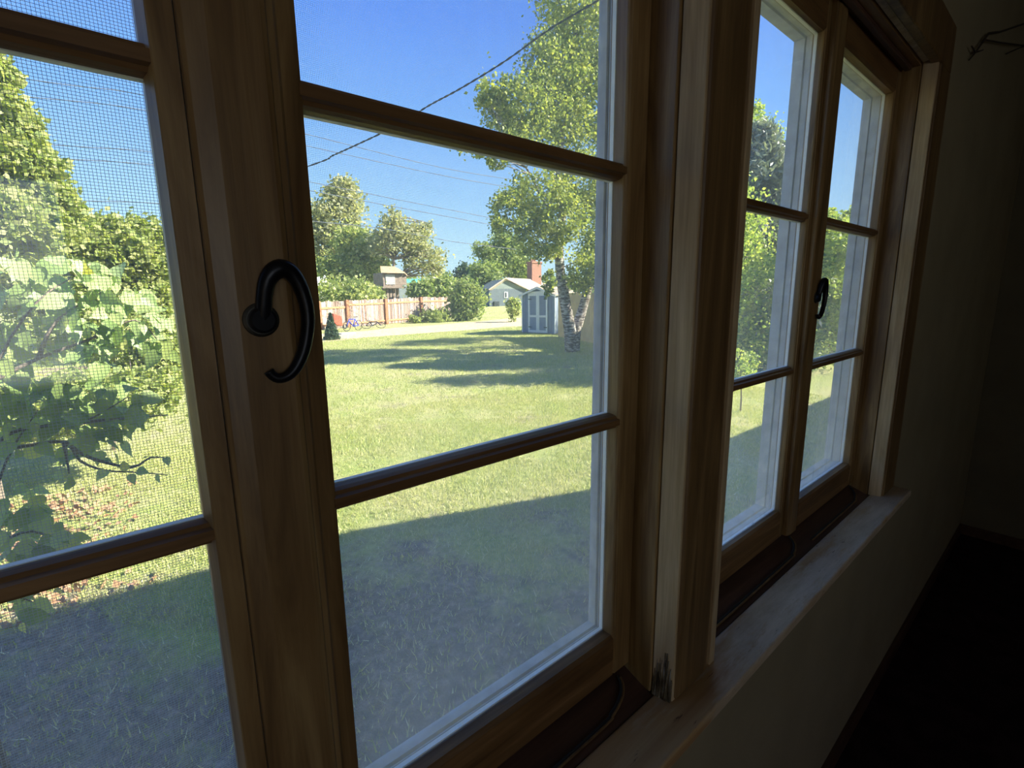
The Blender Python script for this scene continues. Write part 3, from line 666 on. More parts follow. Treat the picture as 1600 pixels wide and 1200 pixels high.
# ------------------------------------------------------------------ far house with chimney
HY = 74.0
def hp(px, py, dy=0): return at(px, py, HY) + np.array([0, dy, 0])
hb = GROUND
r = empty('far_house', tuple(hp(795, 478)), 'low grey house with pale brown gable roof and red brick chimney in the distance', 'house')
a0 = hp(765, 475); a1 = hp(822, 475); a0[2] = a1[2] = GROUND; dx = a1 - a0; eL = hp(764, 450.5)[2]; ap = hp(787, 435.5)[2]; xa = hp(787, 440)[0]
def P3(x, z, y=0): return np.array([x, HY + y, z])
quadprism([P3(a0[0], GROUND), P3(a1[0], GROUND), P3(a1[0], eL - .1), P3(a0[0], eL - .1)], np.array([6, 12, 0])).build('wall', M['house_grey'], r)
quadprism([P3(a0[0], eL - .1), P3(a1[0] - .3, eL - .1), P3(xa, ap - .1)], np.array([4, 11, 0])).build('gable', M['house_gable'], r)
bk = np.array([16, 8, 0.])
quadprism([P3(a0[0] - .6, eL - .35, -.6), P3(xa, ap, -.6), P3(xa, ap + .2, -.6), P3(a0[0] - .6, eL - .15, -.6)], bk).build('roof_slope', M['house_roof'], r)
quadprism([P3(xa, ap, -.6), P3(a1[0] + .6, eL - .5, -.6), P3(a1[0] + .6, eL - .3, -.6), P3(xa, ap + .2, -.6)], bk).build('roof_slope', M['house_roof'], r)
w0, w1 = hp(787.5, 456), hp(793, 465.5)
fr = MB().box(w0[0], w1[0], HY - .1, HY + .02, w1[2], w0[2]).build('window', M['shed_white'], r)
MB().box(w0[0] + .15, w1[0] - .3, HY - .14, HY - .101, w1[2] + .12, w0[2] - .12).build('pane', M['dark_pane'], fr)
w0, w1 = hp(771, 471), hp(779, 476); MB().box(w0[0], w1[0], HY - .3, HY, GROUND, w0[2]).build('vent_box', M['dark_pane'], r)
c0, c1 = at(826.5, 437, HY + 6), at(841, 412, HY + 6)
ch = MB().box(c0[0], c1[0], HY + 5, HY + 6.6, GROUND + 2.5, c1[2]).build('chimney', M['brick_red'], r)
MB().box(c0[0] - .15, c1[0] + .15, HY + 4.85, HY + 6.75, c1[2] + .001, c1[2] + .35).build('chimney_cap', M['brick_red'], ch)
for k in range(3): MB().tube([(c0[0] + .5 + k * .55, HY + 5.8, c1[2] + .351), (c0[0] + .5 + k * .55, HY + 5.8, c1[2] + .9)], [.2, .16], 8).build('chimney_pot', M['brick_red'], ch)

# white building and teal roof beyond the fence
c = at(500, 452, 70)
r = empty('white_building', (c[0], 70, GROUND), 'white low building at the left beyond the fence', 'building')
x0, x1 = at(470, 450, 70)[0], at(531, 450, 70)[0]
MB().box(x0, x1, 70, 80, GROUND, at(500, 448, 70)[2]).build('wall', M['white_wall'], r)
quadprism([(x0 - .5, 69.4, at(500, 448, 70)[2]), (x1 + .5, 69.4, at(500, 448, 70)[2]), (x1 + .5, 75, at(500, 430, 70)[2]), (x0 - .5, 75, at(500, 430, 70)[2])], np.array([0, .3, .25])).build('roof', M['white_wall'], r)
q0, q1 = at(636, 437, 66), at(672, 441, 66)
r = empty('teal_roofed_hut', (q0[0], 66, GROUND), 'low hut with a teal roof peeping over the hedge', 'hut')
MB().box(q0[0], q1[0], 66, 70, GROUND, q1[2]).build('wall', M['white_wall'], r)
quadprism([(q0[0] - .3, 65.6, q1[2] - .1), (q1[0] + .3, 65.6, q1[2] - .1), (q1[0] + .3, 68, q0[2]), (q0[0] - .3, 68, q0[2])], np.array([0, .2, .2])).build('roof', M['teal_roof'], r)
q0, q1 = at(674, 434, 60), at(686, 446, 60)
r = empty('white_box_hut', ((q0[0] + q1[0]) / 2, 60, GROUND), 'small white hut peeping over the hedge right of the teal roof', 'hut')
MB().box(q0[0], q1[0], 60, 62, GROUND, q0[2]).build('wall', M['white_wall'], r)
quadprism([(q0[0] - .2, 59.7, q0[2]), (q1[0] + .8, 59.7, q0[2] - .25), (q1[0] + .8, 62.3, q0[2] - .25), (q0[0] - .2, 62.3, q0[2])], np.array([0, 0, .15])).build('roof', M['white_wall'], r)

# ------------------------------------------------------------------ treehouse
TY = 46.0
r = empty('treehouse', tuple(np.append(at(615, 470, TY)[:2], GROUND)), 'old wooden treehouse with a rusty roof behind the fence', 'treehouse')
x0, x1 = at(599, 445, TY)[0], at(629, 445, TY)[0]; zt_, zb_ = at(610, 426, TY)[2], at(610, 448, TY)[2]; xs_ = at(641, 440, TY)[0]
MB().box(x0, x1, TY, TY + 2.2, zb_, zt_).build('cabin', M['old_board'], r)
MB().box(at(602.5, 440, TY)[0], at(617, 440, TY)[0], TY - .06, TY, at(610, 444.5, TY)[2], at(610, 429, TY)[2]).build('panel', M['old_board_pale'], r)
ya = at(595, 426.5, TY)[0]
quadprism([(x0 - .35, TY - .4, zt_ - .05), (x1 + .1, TY - .4, zt_ - .05), (x1 - .2, TY + 1.1, at(610, 417, TY)[2]), (x0 + .35, TY + 1.1, at(610, 417, TY)[2])], np.array([0, .05, .12])).build('roof_slope', M['rust_roof'], r)
quadprism([(x1 + .1, TY - .4, zt_ - .05), (xs_, TY + .5, zt_ - .3), (xs_ - .4, TY + 1.6, zt_ + .1), (x1 - .2, TY + 1.1, at(610, 417, TY)[2])], np.array([0, .05, .12])).build('roof_slope', M['rust_roof'], r)
MB().box(x1, xs_ - .2, TY + .4, TY + 2.0, zb_ + .2, zt_ - .3).build('side_room', M['old_board'], r)
for px in (602, 608, 613, 618, 624): x = at(px, 455, TY)[0]; MB().box(x - .12, x + .12, TY + .3, TY + .55, GROUND, zb_).build('stilt', M['old_board'], r)
MB().box(x0 - .15, x1 + .3, TY - .15, TY + 2.3, zb_ - .15, zb_ - .001).build('platform', M['old_board'], r)

# ------------------------------------------------------------------ trees and bushes
def tp(px, py, Y): return at(px, py, Y)
# white-barked two-stemmed tree with its big airy crown
BY = 13.1; b0 = gz(894, 549)
tA = [b0 + np.array([-.05, 0, -.1]), tp(891, 520, BY), tp(886, 490, BY), tp(880, 455, BY), tp(875, 420, BY), tp(874, 380, BY), tp(879, 330, BY - .2), tp(872, 280, BY), tp(878, 220, BY), tp(888, 150, BY), tp(895, 60, BY)]
tB = [b0 + np.array([.05, -.05, -.1]), tp(899, 520, BY), tp(908, 490, BY), tp(918, 455, BY - .1), tp(925, 425, BY - .2), tp(936, 390, BY - .3), tp(950, 330, BY - .4), tp(960, 250, BY - .4), tp(965, 120, BY)]
tC = [tp(876, 385, BY), tp(862, 340, BY), tp(842, 300, BY), tp(822, 262, BY), tp(800, 240, BY)]
tD = [tp(874, 300, BY), tp(860, 260, BY), tp(842, 200, BY), tp(830, 160, BY)]
ellb = [E(905, -10, 70, 60, BY, 110, 46), E(915, 60, 75, 55, BY, 150, 46), E(868, 115, 55, 50, BY, 120, 46), E(935, 150, 60, 60, BY, 130, 46), E(815, 165, 62, 45, BY, 120, 46), E(880, 190, 50, 35, BY, 80, 40),
        E(765, 150, 22, 20, BY, 20, 40), E(745, 232, 34, 10, BY, 12, 30), E(812, 225, 60, 14, BY, 22, 34), E(775, 252, 20, 12, BY, 10, 30), E(840, 310, 50, 42, BY, 70, 44), E(795, 335, 34, 32, BY, 40, 44), E(905, 280, 45, 50, BY, 70, 42),
        E(930, 350, 40, 60, BY, 90, 46), E(845, 375, 42, 30, BY, 55, 46), E(920, 425, 36, 34, BY - .8, 60, 46), E(856, 440, 9, 20, BY - .6, 14, 34), E(960, 260, 45, 90, BY, 120, 44), E(985, 420, 40, 60, BY, 70, 44), E(880, 340, 40, 34, BY - .8, 40, 40)]
tree('white_barked_tree', 'tall two-stemmed tree with white peeling bark standing in the lawn in front of the shed', 'tree', b0,
     [(tA, .27, .05), (tB, .24, .04), (tC, .07, .02), (tD, .06, .02)], ellb, M['leaf_birch'], M['birchbark'], .085, dens=1.0, sub=.22, branches=5, tr=.055, droop=.4)

def simple_tree(name, label, cat, px, py, Y, ells, lm, size, r0=.2, group=None, **kw):
    base = np.append(at(px, py, Y)[:2], GROUND); topc = max((e_[0] for e_ in ells), key=lambda c: c[2]); 
    tr_ = [base - np.array([0, 0, .1]), base * .6 + topc * .4 + rng.normal(size=3) * .1, topc]
    return tree(name, label, cat, base, [(tr_, r0, r0 * .3)], ells, lm, M['bark'], size, group, tr=r0, **kw)
# left part seen through the middle window
simple_tree('pale_tree', 'tall pale grey-green tree at the left of the fence', 'tree', 528, 470, 60,
            [E(535, 305, 24, 24, 60, 60, 40), E(528, 345, 36, 34, 60, 110, 40), E(505, 355, 22, 50, 60, 60, 40), E(525, 395, 44, 28, 60, 90, 40), E(550, 325, 16, 28, 60, 30, 40)], M['leaf_pale'], .30, .30, branches=7, dens=.75)
simple_tree('yellowing_tree', 'bushy yellowing tree left of the treehouse', 'tree', 565, 470, 54,
            [E(556, 380, 30, 24, 54, 70, 40), E(575, 405, 32, 34, 54, 100, 40), E(545, 425, 30, 26, 54, 70, 40), E(583, 436, 10, 20, 54, 22, 40), E(515, 418, 22, 16, 54, 30, 36)], M['leaf_hedge'], .28, .26, branches=7, dens=.8)
simple_tree('treehouse_tree', 'open-crowned tree rising behind the treehouse', 'tree', 612, 470, 50,
            [E(612, 345, 16, 22, 50, 26, 40), E(625, 372, 34, 26, 50, 70, 40), E(655, 375, 26, 24, 50, 50, 40), E(660, 405, 32, 24, 50, 70, 40), E(598, 382, 22, 22, 50, 36, 40), E(680, 425, 14, 14, 50, 22, 36), E(668, 352, 9, 12, 50, 8, 30)], M['leaf_pale'], .26, .26, branches=8, dens=.6)
for k, (px, py, rx, ry, Y, lab) in enumerate(((540, 458, 44, 18, 44, 'low leafy hedge behind the left end of the fence'), (580, 461, 16, 10, 44, 'low leafy hedge below the left side of the treehouse'),
                                               (659, 457, 22, 12, 44, 'green hedge behind the fence below the teal roof'), (690, 452, 26, 15, 44, 'green hedge behind the right end of the fence'))):
    simple_tree('hedge_bush', lab, 'bush', px, 470, Y, [E(px, py, rx, ry, Y, 110, 40)], M['leaf_mid'] if k > 1 else M['leaf_hedge'], .24, .08, branches=2, hollow=.2)
simple_tree('round_bush', 'large round green bush at the right end of the picket fence', 'bush', 730, 500, 36, [E(730, 468, 23, 30, 36, 160, 44), E(722, 485, 20, 16, 36, 50, 40)], M['leaf_mid'], .19, .10, branches=3, hollow=.2)
simple_tree('low_weeds', 'clump of pale weeds at the foot of the picket fence', 'weeds', 683, 500, 36.5, [E(683, 494, 24, 8, 36.5, 60, 34), E(648, 498, 10, 6, 36.5, 18, 30)], M['leaf_hedge'], .16, .03, branches=0, hollow=.1)
simple_tree('dark_far_tree', 'dark green tree far behind the round bush', 'tree', 728, 470, 90, [E(733, 428, 22, 14, 90, 70, 40)], M['leaf_dark'], .5, .3, branches=2)
simple_tree('far_green_tree', 'green tree left of the grey house in the distance', 'tree', 758, 470, 84, [E(757, 432, 22, 22, 84, 90, 40), E(752, 456, 18, 14, 84, 50, 40)], M['leaf_mid'], .42, .3, branches=3)
simple_tree('tall_far_tree', 'tall airy tree rising behind the grey house', 'tree', 795, 470, 92, [E(790, 378, 24, 14, 92, 40, 40), E(800, 402, 36, 24, 92, 100, 40), E(752, 388, 16, 10, 92, 20, 36), E(775, 412, 30, 18, 92, 60, 40), E(812, 425, 24, 14, 92, 40, 40)], M['leaf_mid'], .45, .4, branches=5)
simple_tree('post_bush', 'thin yellow-green climber bush just left of the shed', 'bush', 803, 500, 31, [E(803, 482, 8, 20, 31, 40, 34)], M['leaf_hedge'], .16, .05, branches=1, hollow=.1)
# distant tree belt so the horizon is closed
cells = []
for k in range(16):
    px = 440 + k * 62; Yb = 150 if px < 1000 else 60
    cells.append(E(px, 452 - (6 if px < 1000 else 30), 34, 14 if px < 1000 else 34, Yb, 60, 26))
P_, _ = clumped(cells, 1.0, .28, .3)
tag(leaf_mesh('distant_tree_line', P_, .8, M['leaf_mid'], None, 1.4), 'distant line of trees closing the horizon', 'trees', kind='stuff')
# small conifer and clutter by the fence's left end
c_ = gz(519, 531); r = empty('small_conifer', tuple(c_), 'small dark conifer at the near side of the track by the window edge', 'bush')
MB().tube([c_, c_ + np.array([0, 0, 1.3])], [.04, .01], 6).build('trunk', M['bark'], r)
pp = []; 
for k in range(2600):
    t = rng.uniform(0, 1); rad = (1 - t) * .44 * rng.uniform(.5, 1); a = rng.uniform(0, 6.28); pp.append(c_ + np.array([rad * math.cos(a), rad * math.sin(a), .05 + t * 1.35]))
leaf_mesh('foliage', pp, .09, M['leaf_dark'], r, 2.0)

# seen through the right-hand windows
YW = 6.6; base = gz(1158, 612)
def multi(name, label, px, py, Y, ells, lm, size, r0, bm=None, **kw):
    base = gz(px, py); topc = max((e_[0] for e_ in ells), key=lambda c: c[2])
    tr_ = [base - np.array([0, 0, .1]), base * .55 + topc * .45 + rng.normal(size=3) * .08, topc]
    return tree(name, label, 'tree', base, [(tr_, r0, r0 * .3)], ells, lm, bm or M['bark'], size, None, tr=r0, **kw)
multi('young_aspen', 'slender bright-leaved tree seen through the second sash from the right', 1158, 590, YW,
      [E(1150, 540, 60, 50, YW, 90, 44), E(1190, 480, 66, 60, YW + .5, 130, 46), E(1150, 420, 60, 60, YW, 120, 46), E(1210, 400, 60, 60, YW + .8, 120, 46), E(1130, 340, 56, 50, YW, 90, 44), E(1225, 345, 40, 30, YW + 1, 50, 40), E(1100, 470, 60, 80, YW, 110, 44)], M['leaf_aspen'], .070, .05, M['birchbark'], sub=.24, branches=7, droop=.3)
multi('leaning_aspen', 'bright-leaved tree seen through the rightmost sash', 1300, 560, 5.0,
      [E(1300, 480, 50, 56, 4.8, 110, 44), E(1330, 430, 50, 60, 4.9, 110, 44), E(1295, 385, 46, 50, 4.6, 90, 44), E(1310, 345, 24, 22, 4.6, 30, 40), E(1360, 470, 50, 80, 5, 100, 40)], M['leaf_aspen'], .075, .06, sub=.24, branches=7, droop=.3)
multi('sapling', 'thin young sapling in the lawn in front of the slender tree', 1157, 642, 3.9,
      [E(1160, 585, 22, 16, 3.95, 16, 34), E(1150, 560, 20, 16, 3.9, 14, 34), E(1172, 565, 14, 14, 4.0, 10, 30)], M['leaf_aspen'], .04, .018, sub=.25, branches=6, droop=.3)
# spruce behind with drooping grey-green boughs
sb = gz(1172, 556); r = empty('blue_spruce', tuple(sb), 'grey-green spruce rising behind the slender tree', 'tree')
stop_ = tp(1168, 205, sb[1]); MB().tube([sb, sb * .5 + stop_ * .5, stop_], [.2, .12, .03], 8).build('trunk', M['bark'], r, smooth=True)
pp = []; mb = MB(); Hs = stop_[2] - sb[2]
for k in range(240):
    t = rng.uniform(.12, 1); a = rng.uniform(0, 6.28); Lb = (1 - t) * 4.2 + .5; p0 = sb + (stop_ - sb) * t
    d_ = np.array([math.cos(a), math.sin(a), .15]); p1 = p0 + d_ * Lb * .6 + np.array([0, 0, .12]); p2 = p0 + d_ * Lb + np.array([0, 0, .25])
    mb.tube([p0, p1, p2], [.03, .02, .006], 4, False)
    for j in range(150):
        s_ = rng.uniform(.15, 1); q = p0 * (1 - s_) + p2 * s_ if s_ < 2 else p2; pp.append(q + rng.normal(size=3) * np.array([.12, .12, .07]) - np.array([0, 0, rng.uniform(0, .28)]))
tag(mb.build('branches', M['bark'], r), kind='stuff'); leaf_mesh('foliage', pp, .07, M['leaf_spruce'], r, 3.5, droop=.8)
multi('tall_yellow_green_tree', 'tall yellow-green tree behind the spruce', 1180, 550, 12,
      [E(1168, 182, 24, 18, 12, 26, 40), E(1180, 225, 44, 26, 12, 60, 40), E(1225, 290, 30, 40, 12, 50, 40), E(1130, 220, 40, 50, 12, 60, 40)], M['leaf_aspen'], .10, .12, branches=5)
for px, py, lab in ((1240, 575, 'dense green bushes at the far side of the lawn seen left of the narrow gap'), (1340, 545, 'dense green bushes at the far side of the lawn seen in the rightmost sash'), (1120, 575, 'dense green bushes behind the slender tree')):
    g_ = gz(px, py); k = (g_ @ FW) / FPX; cz = g_ + np.array([0, 0, 60 * k])
    tree('dense_bush', lab, 'bush', g_, [([g_, g_ * .5 + cz * .5, cz], .06, .02)], [(cz, (70 * k, 70 * k, 75 * k), 150, 44)], M['leaf_mid'], M['bark'], .09, tr=.05, branches=4, hollow=.2)

# left window: hedge and trees beyond, then the broad-leaved shrub close to the house
simple_tree('left_hedge', 'dense sunlit small-leaved bush left beyond the lawn', 'bush', 150, 560, 9.5,
            [E(215, 390, 50, 48, 9.5, 170, 46), E(130, 400, 60, 60, 9.5, 170, 46), E(240, 480, 40, 60, 9.5, 120, 46), E(60, 430, 60, 80, 9.5, 140, 46), E(150, 500, 90, 60, 9.5, 150, 46), E(250, 430, 24, 44, 9.8, 60, 40), E(245, 560, 45, 50, 8.6, 110, 46), E(190, 620, 70, 36, 7.8, 110, 46), E(80, 640, 90, 50, 7.6, 130, 46)], M['leaf_hedge'], .065, .03, sub=.2, branches=8, hollow=.3)
simple_tree('corner_tree', 'tall leafy tree at the left edge of the photo', 'tree', -50, 560, 7.0,
            [E(10, 190, 40, 40, 7, 70, 44), E(30, 260, 46, 50, 7, 100, 46), E(60, 320, 46, 40, 7, 90, 46), E(-20, 120, 34, 50, 7, 60, 44), E(20, 350, 80, 50, 7, 120, 46), E(-60, 250, 70, 90, 7, 120, 40)], M['leaf_hedge'], .055, .05, sub=.2, branches=7, dens=1.2)
for k, (px, Yd) in enumerate(((60, 26), (160, 28), (240, 30))):
    simple_tree('backdrop_tree', ('low tree behind the corner tree', 'low tree behind the middle of the left bush', 'low tree right behind the left bush by the sash')[k], 'tree', px, 480, Yd, [E(px, 430, 60, 50, Yd, 120, 40)], M['leaf_mid'], .26, .15, branches=3)

# broad-leaved shrub: stems, about 300 individually built leaves, the rest joined
SYr = 3.1
shb = np.append(at(-60, 900, SYr)[:2], GROUND)
r = empty('broad_leaved_shrub', tuple(shb), 'broad-leaved shrub close outside the leftmost window, upper half sunlit', 'shrub')
def leaf_proto():
    mb = MB(); L = 1.0
    ol = [(0, 0), (-.04, .20), (.14, .37), (.38, .38), (.68, .22), (.86, .08), (1.05, 0)]
    mid = [(x, 0, -.10 * math.sin(x * math.pi) * .0) for x, _ in ol]
    for x, w in ol: mb.v.append((x, 0, -.12 * x * x))
    for sgn in (1, -1):
        for x, w in ol: mb.v.append((x, sgn * w, .22 * w - .12 * x * x))
    n = len(ol)
    for s_ in (1, 2):
        for i in range(n - 1):
            q = [i, i + 1, s_ * n + i + 1, s_ * n + i]
            mb.f.append(tuple(q if s_ == 1 else q[::-1]))
    mb.tube([(-.3, 0, .02), (0, 0, 0), (.9, 0, -.10)], [.012, .014, .004], 4)
    return mb
lp = leaf_proto()
def shrub_leafmesh():
    me = bpy.data.meshes.new('leaf'); me.from_pydata([tuple(map(float, v)) for v in lp.v], [], lp.f); me.update(); me.materials.append(M['leaf_obj'])
    for p in me.polygons: p.use_smooth = True
    return me
m_, nt_, out_ = new_mat('broad_leaf'); oi = nt_.nodes.new('ShaderNodeObjectInfo')
col_ = ramp(nt_, oi.outputs['Random'], [(0, (0.20, 0.30, 0.10)), (.4, (0.36, 0.48, 0.18)), (.9, (0.52, 0.62, 0.28)), (1, (0.72, 0.66, 0.16))])
p_ = nt_.nodes.new('ShaderNodeBsdfPrincipled'); nt_.links.new(col_, p_.inputs['Base Color']); p_.inputs['Roughness'].default_value = .45; p_.inputs['Specular IOR Level'].default_value = .4
t_ = nt_.nodes.new('ShaderNodeBsdfTranslucent'); nt_.links.new(mixc(nt_, 1.0, col_, (1.2, 1.3, .6), 'MULTIPLY'), t_.inputs[0])
mx_ = nt_.nodes.new('ShaderNodeMixShader'); mx_.inputs[0].default_value = .25; nt_.links.new(p_.outputs[0], mx_.inputs[1]); nt_.links.new(t_.outputs[0], mx_.inputs[2]); nt_.links.new(mx_.outputs[0], out_.inputs[0])
M['leaf_obj'] = m_
lme = shrub_leafmesh()
# clumps of the shrub: px, py, rx, ry, number of leaves
CL = [(40, 430, 50, 40, 24), (110, 440, 60, 45, 30), (170, 450, 50, 40, 26), (215, 500, 45, 50, 28), (150, 520, 60, 50, 32), (70, 520, 70, 50, 32), (20, 560, 50, 50, 20), (245, 540, 22, 24, 8),
      (60, 630, 70, 40, 48), (130, 640, 60, 45, 50), (185, 630, 38, 45, 30), (30, 690, 50, 30, 14), (150, 700, 50, 25, 12), (25, 800, 45, 45, 40), (60, 850, 50, 40, 40), (20, 900, 40, 30, 22), (100, 840, 20, 20, 6), (40, 950, 30, 25, 6)]
leaves = []
for (px, py, rx, ry, n) in CL:
    for k in range(n):
        a = rng.uniform(0, 6.28); q = rng.uniform(0, 1) ** .5; leaves.append((px + rx * q * math.cos(a), py + ry * q * math.sin(a), SYr + rng.uniform(-.13, .42)))
extra = [(110, 745), (85, 740), (112, 752), (165, 735), (188, 730), (203, 742), (215, 735), (232, 712), (258, 715), (246, 742)]
leaves = leaves[:560]
big = leaves[:]; order = rng.permutation(len(big)); nobj = 0
far_ = MB()
def leaf_matrix(c, size):
    d_ = np.array([rng.normal() * .8 + .1, rng.normal() * .6 - .3, -rng.uniform(.0, 1.3)]); d_ = nrm(d_)
    nn = nrm(np.array([rng.normal() * .6 + .25, -.8 + rng.normal() * .5, .6 + rng.normal() * .5])); nn = nrm(nn - d_ * (nn @ d_)); w_ = np.cross(nn, d_)
    m = Matrix(((d_[0], w_[0], nn[0], c[0]), (d_[1], w_[1], nn[1], c[1]), (d_[2], w_[2], nn[2], c[2]), (0, 0, 0, 1)))
    return m @ Matrix.Diagonal((size, size, size, 1))
cent = []
for idx in range(len(extra)):
    leaves.append((*extra[idx], SYr - .1))
for k, (px, py, Y) in enumerate(leaves):
    small = k >= len(leaves) - len(extra)
    size = .056 * rng.uniform(.75, 1.25) if small else rng.uniform(.055, .115)
    c = at(px, py, Y); cent.append(c); m = leaf_matrix(c, size)
    if k < 140 or k >= len(leaves) - 150:
        o = bpy.data.objects.new('leaf', lme); C.objects.link(o); o.parent = r; o.matrix_local = Matrix.Translation(-Vector(shb)) @ m
    else:
        b_ = len(far_.v); far_.v += [tuple(m @ Vector(v)) for v in lp.v]; far_.f += [tuple(b_ + i for i in f) for f in lp.f]
o = far_.build('inner_leaves', M['leaf_shrub'], r, smooth=True); o['kind'] = 'stuff'
mb = MB()
twigs = [[(-60, 1000), (-30, 850), (10, 720), (60, 640)], [(-60, 1000), (-40, 700), (0, 560), (60, 470), (120, 430)], [(-40, 740), (10, 680), (75, 665), (130, 660), (200, 620)], [(-30, 700), (20, 700), (100, 690), (125, 720), (165, 735), (215, 738), (262, 742)],
         [(100, 690), (140, 715), (205, 730), (235, 715), (262, 716)], [(-20, 600), (60, 560), (140, 530), (210, 500), (245, 530)], [(-50, 900), (0, 850), (50, 830), (100, 850)], [(60, 560), (90, 500), (170, 450)], [(-50, 980), (0, 930), (50, 940)],
         [(130, 660), (180, 655), (262, 648)], [(100, 690), (108, 740)]]
for tw in twigs:
    pts = smooth_path([at(x, y, SYr + rng.uniform(-.05, .05)) for x, y in tw], 3); mb.tube(pts, list(np.linspace(.011, .0025, len(pts))), 6)
pts = smooth_path([shb, at(-60, 1000, SYr)], 2); mb.tube(pts, .014, 6)
mb.build('stems', M['bark'], r, smooth=True)
# fallen brown leaves and low seedlings under the shrub
P_ = np.stack([rng.uniform(-2.2, .1, 2600) , rng.uniform(4.6, 7.6, 2600), rng.uniform(GROUND + .012, GROUND + .05, 2600)], 1); P_ = P_[P_[:, 0] < -.35 + (P_[:, 1] - 6) * .0 + rng.normal(size=2600) * .3]
tag(leaf_mesh('leaf_litter', P_, .05, plain('dead_leaf', (0.42, 0.24, 0.14), .9), None, 1.4, 0), 'fallen brown leaves on the soil under the shrub', 'leaf litter')

# ------------------------------------------------------------------ bicycle, cart, small things at the fence
def bike(cx, cy_, face, label, mat, lie=0.0):
    """bicycle with wheels of .33 m radius; face = direction it points to"""
    base = np.array([cx, cy_, GROUND]); f = nrm(np.array(face)); r = empty('bicycle', tuple(base), label, 'bicycle')
    side = np.array([-f[1], f[0], 0]); u = nrm(np.array([0, 0, 1]) * math.cos(lie) + side * math.sin(lie))
    def q(a, z): return base + f * a + u * z
    for a in (-.52, .52):
        c = q(a, .345); ring = [c + f * .33 * math.cos(t) + u * .33 * math.sin(t) for t in np.linspace(0, 2 * math.pi, 25)]
        w = MB().tube(ring, .022, 6, False).build('wheel', M['rubber'], r, smooth=True)
        mb = MB()
        for t in np.linspace(0, math.pi, 7)[:-1]: mb.tube([c - (f * math.cos(t) + u * math.sin(t)) * .32, c + (f * math.cos(t) + u * math.sin(t)) * .32], .004, 4, False)
        mb.build('spokes', M['steel'], w)
    mb = MB(); bb, st, hd, ra, fa_ = q(-.05, .32), q(-.2, .78), q(.34, .80), q(-.52, .345), q(.52, .345)
    for a, b_ in ((bb, st), (st, hd), (bb, q(.36, .70)), (ra, st), (ra, bb), (hd, q(.36, .70)), (q(.36, .70), fa_)): mb.tube([a, b_], .035, 6)
    mb.build('frame', mat, r, smooth=True)
    MB().tube([hd, q(.30, .95), q(.30, .95) + side * .28], .014, 6).build('handlebar', M['steel'], r); MB().tube([q(.30, .95), q(.30, .95) - side * .28], .014, 6).build('handlebar', M['steel'], r)
    MB().tube([st, q(-.23, .9)], .015, 6).build('seat_post', M['steel'], r); MB().obox(q(-.38, .9) - side * .07, f * .28, side * .14, u * .06).build('saddle', M['rubber'], r, bevel=.02)
    return r
p = gz(551, 517); bike(p[0], p[1], (-.85, -.35, 0), 'blue bicycle standing in front of the picket fence', M['blue_metal'], .12)
p = gz(585, 513); bike(p[0], p[1], (.8, -.2, 0), 'dark bicycle lying tilted among weeds by the fence', M['rubber'], 1.0)
p = gz(531, 515); r = empty('wheelbarrow', tuple(p), 'upturned red wheelbarrow tray beside the blue bicycle', 'wheelbarrow')
f_ = np.array([.85, .4, 0]) / np.linalg.norm([.85, .4]); s_ = np.array([-f_[1], f_[0], 0])
quadprism([p - f_ * .45 + np.array([0, 0, .35]), p + f_ * .35 + np.array([0, 0, .25]), p + f_ * .25 + np.array([0, 0, .95]), p - f_ * .5 + np.array([0, 0, 1.15])], s_ * .25).build('tray', M['red_metal'], r, bevel=.04)
for k in (-1, 1): MB().tube([p + s_ * .2 * k - f_ * .6 + np.array([0, 0, .05]), p + s_ * .2 * k + f_ * .8 + np.array([0, 0, .5])], .02, 6).build('shaft', M['old_board'], r)
wc = p + f_ * .55 + np.array([0, 0, .2]); MB().tube([wc + f_ * .16 * math.cos(t) + np.array([0, 0, .16 * math.sin(t)]) for t in np.linspace(0, 6.283, 17)], .035, 6, False).build('wheel', M['rubber'], r, smooth=True)
p = gz(534, 523); MBs = MB().obox(p, (1.0, .3, 0), (-.1, .5, 0), (0, 0, .08))
tag(MBs.build('paving_slab', M['concrete'], bevel=.01), 'pale slab lying at the edge of the track by the bicycle', 'slab')

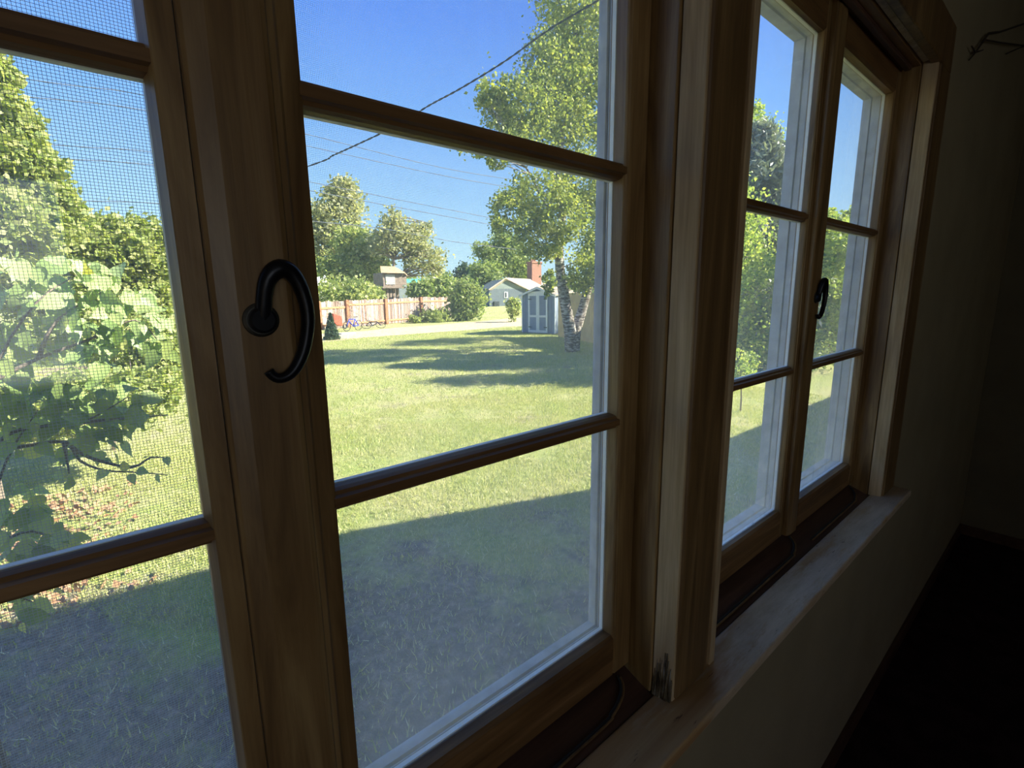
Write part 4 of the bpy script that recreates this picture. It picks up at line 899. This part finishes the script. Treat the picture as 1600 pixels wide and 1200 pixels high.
# ------------------------------------------------------------------ overhead cable and power lines
def cable(name, pts, r0, mat, label, twist=False, group=None):
    pp = smooth_path(pts, 6); mb = MB()
    if twist:
        n = len(pp) * 5; idx = np.linspace(0, len(pp) - 1, n); P_ = np.array([np.interp(idx, range(len(pp)), [p[k] for p in pp]) for k in range(3)]).T
        for ph in (0, math.pi):
            mb.tube([P_[i] + r0 * .75 * np.array([math.cos(i * .55 + ph) * .6, math.cos(i * .55 + ph) * .6, math.sin(i * .55 + ph)]) for i in range(n)], r0 * .7, 5)
    else: mb.tube(pp, r0, 5)
    return tag(mb.build(name, mat, smooth=True), label, 'cable', group)
cp_ = [(487, 258), (520, 243), (560, 225), (620, 196), (670, 165), (720, 138), (790, 95), (860, 45), (935, 0), (1000, -50), (1100, -130)]
Ys = np.interp(range(len(cp_)), [0, len(cp_) - 1], [9.5, 3.0])
ext = at(300, 320, 12.5)
cable('service_cable', [ext] + [at(*p, Y) for p, Y in zip(cp_, Ys)], .0105, M['cable'], 'thick twisted black cable sagging from the upper right to the left of the middle window', True)
LINES = [([(-60, 218), (0, 222), (57, 225), (150, 231), (237, 238), (400, 268), (573, 302), (621, 312), (759, 339), (860, 360)], 'upper of the paired power lines crossing above the fence trees'),
         ([(-60, 236), (0, 240), (80, 247), (240, 258), (400, 282), (573, 315), (756, 349), (860, 368)], 'lower of the paired power lines crossing above the fence trees'),
         ([(-60, 108), (0, 118), (115, 134), (230, 150), (460, 205), (690, 262), (810, 282)], 'highest of the thin power lines in the sky'),
         ([(-60, 140), (50, 152), (230, 173), (470, 226), (700, 276), (820, 296)], 'second highest thin power line in the sky'),
         ([(-60, 300), (0, 306), (103, 313), (247, 318), (400, 334), (492, 346), (590, 356), (678, 372), (726, 380), (860, 396)], 'lowest of the thin power lines, just above the far trees')]
for pts, lab in LINES: cable('power_line', [at(x, y, 30) for x, y in pts], .020, M['wire'], lab)

# ------------------------------------------------------------------ lift everything so that the room floor is at z = 0
for o in list(C.objects):
    if o.parent is None and o.type in ('MESH', 'EMPTY'): o.location.z += EYE
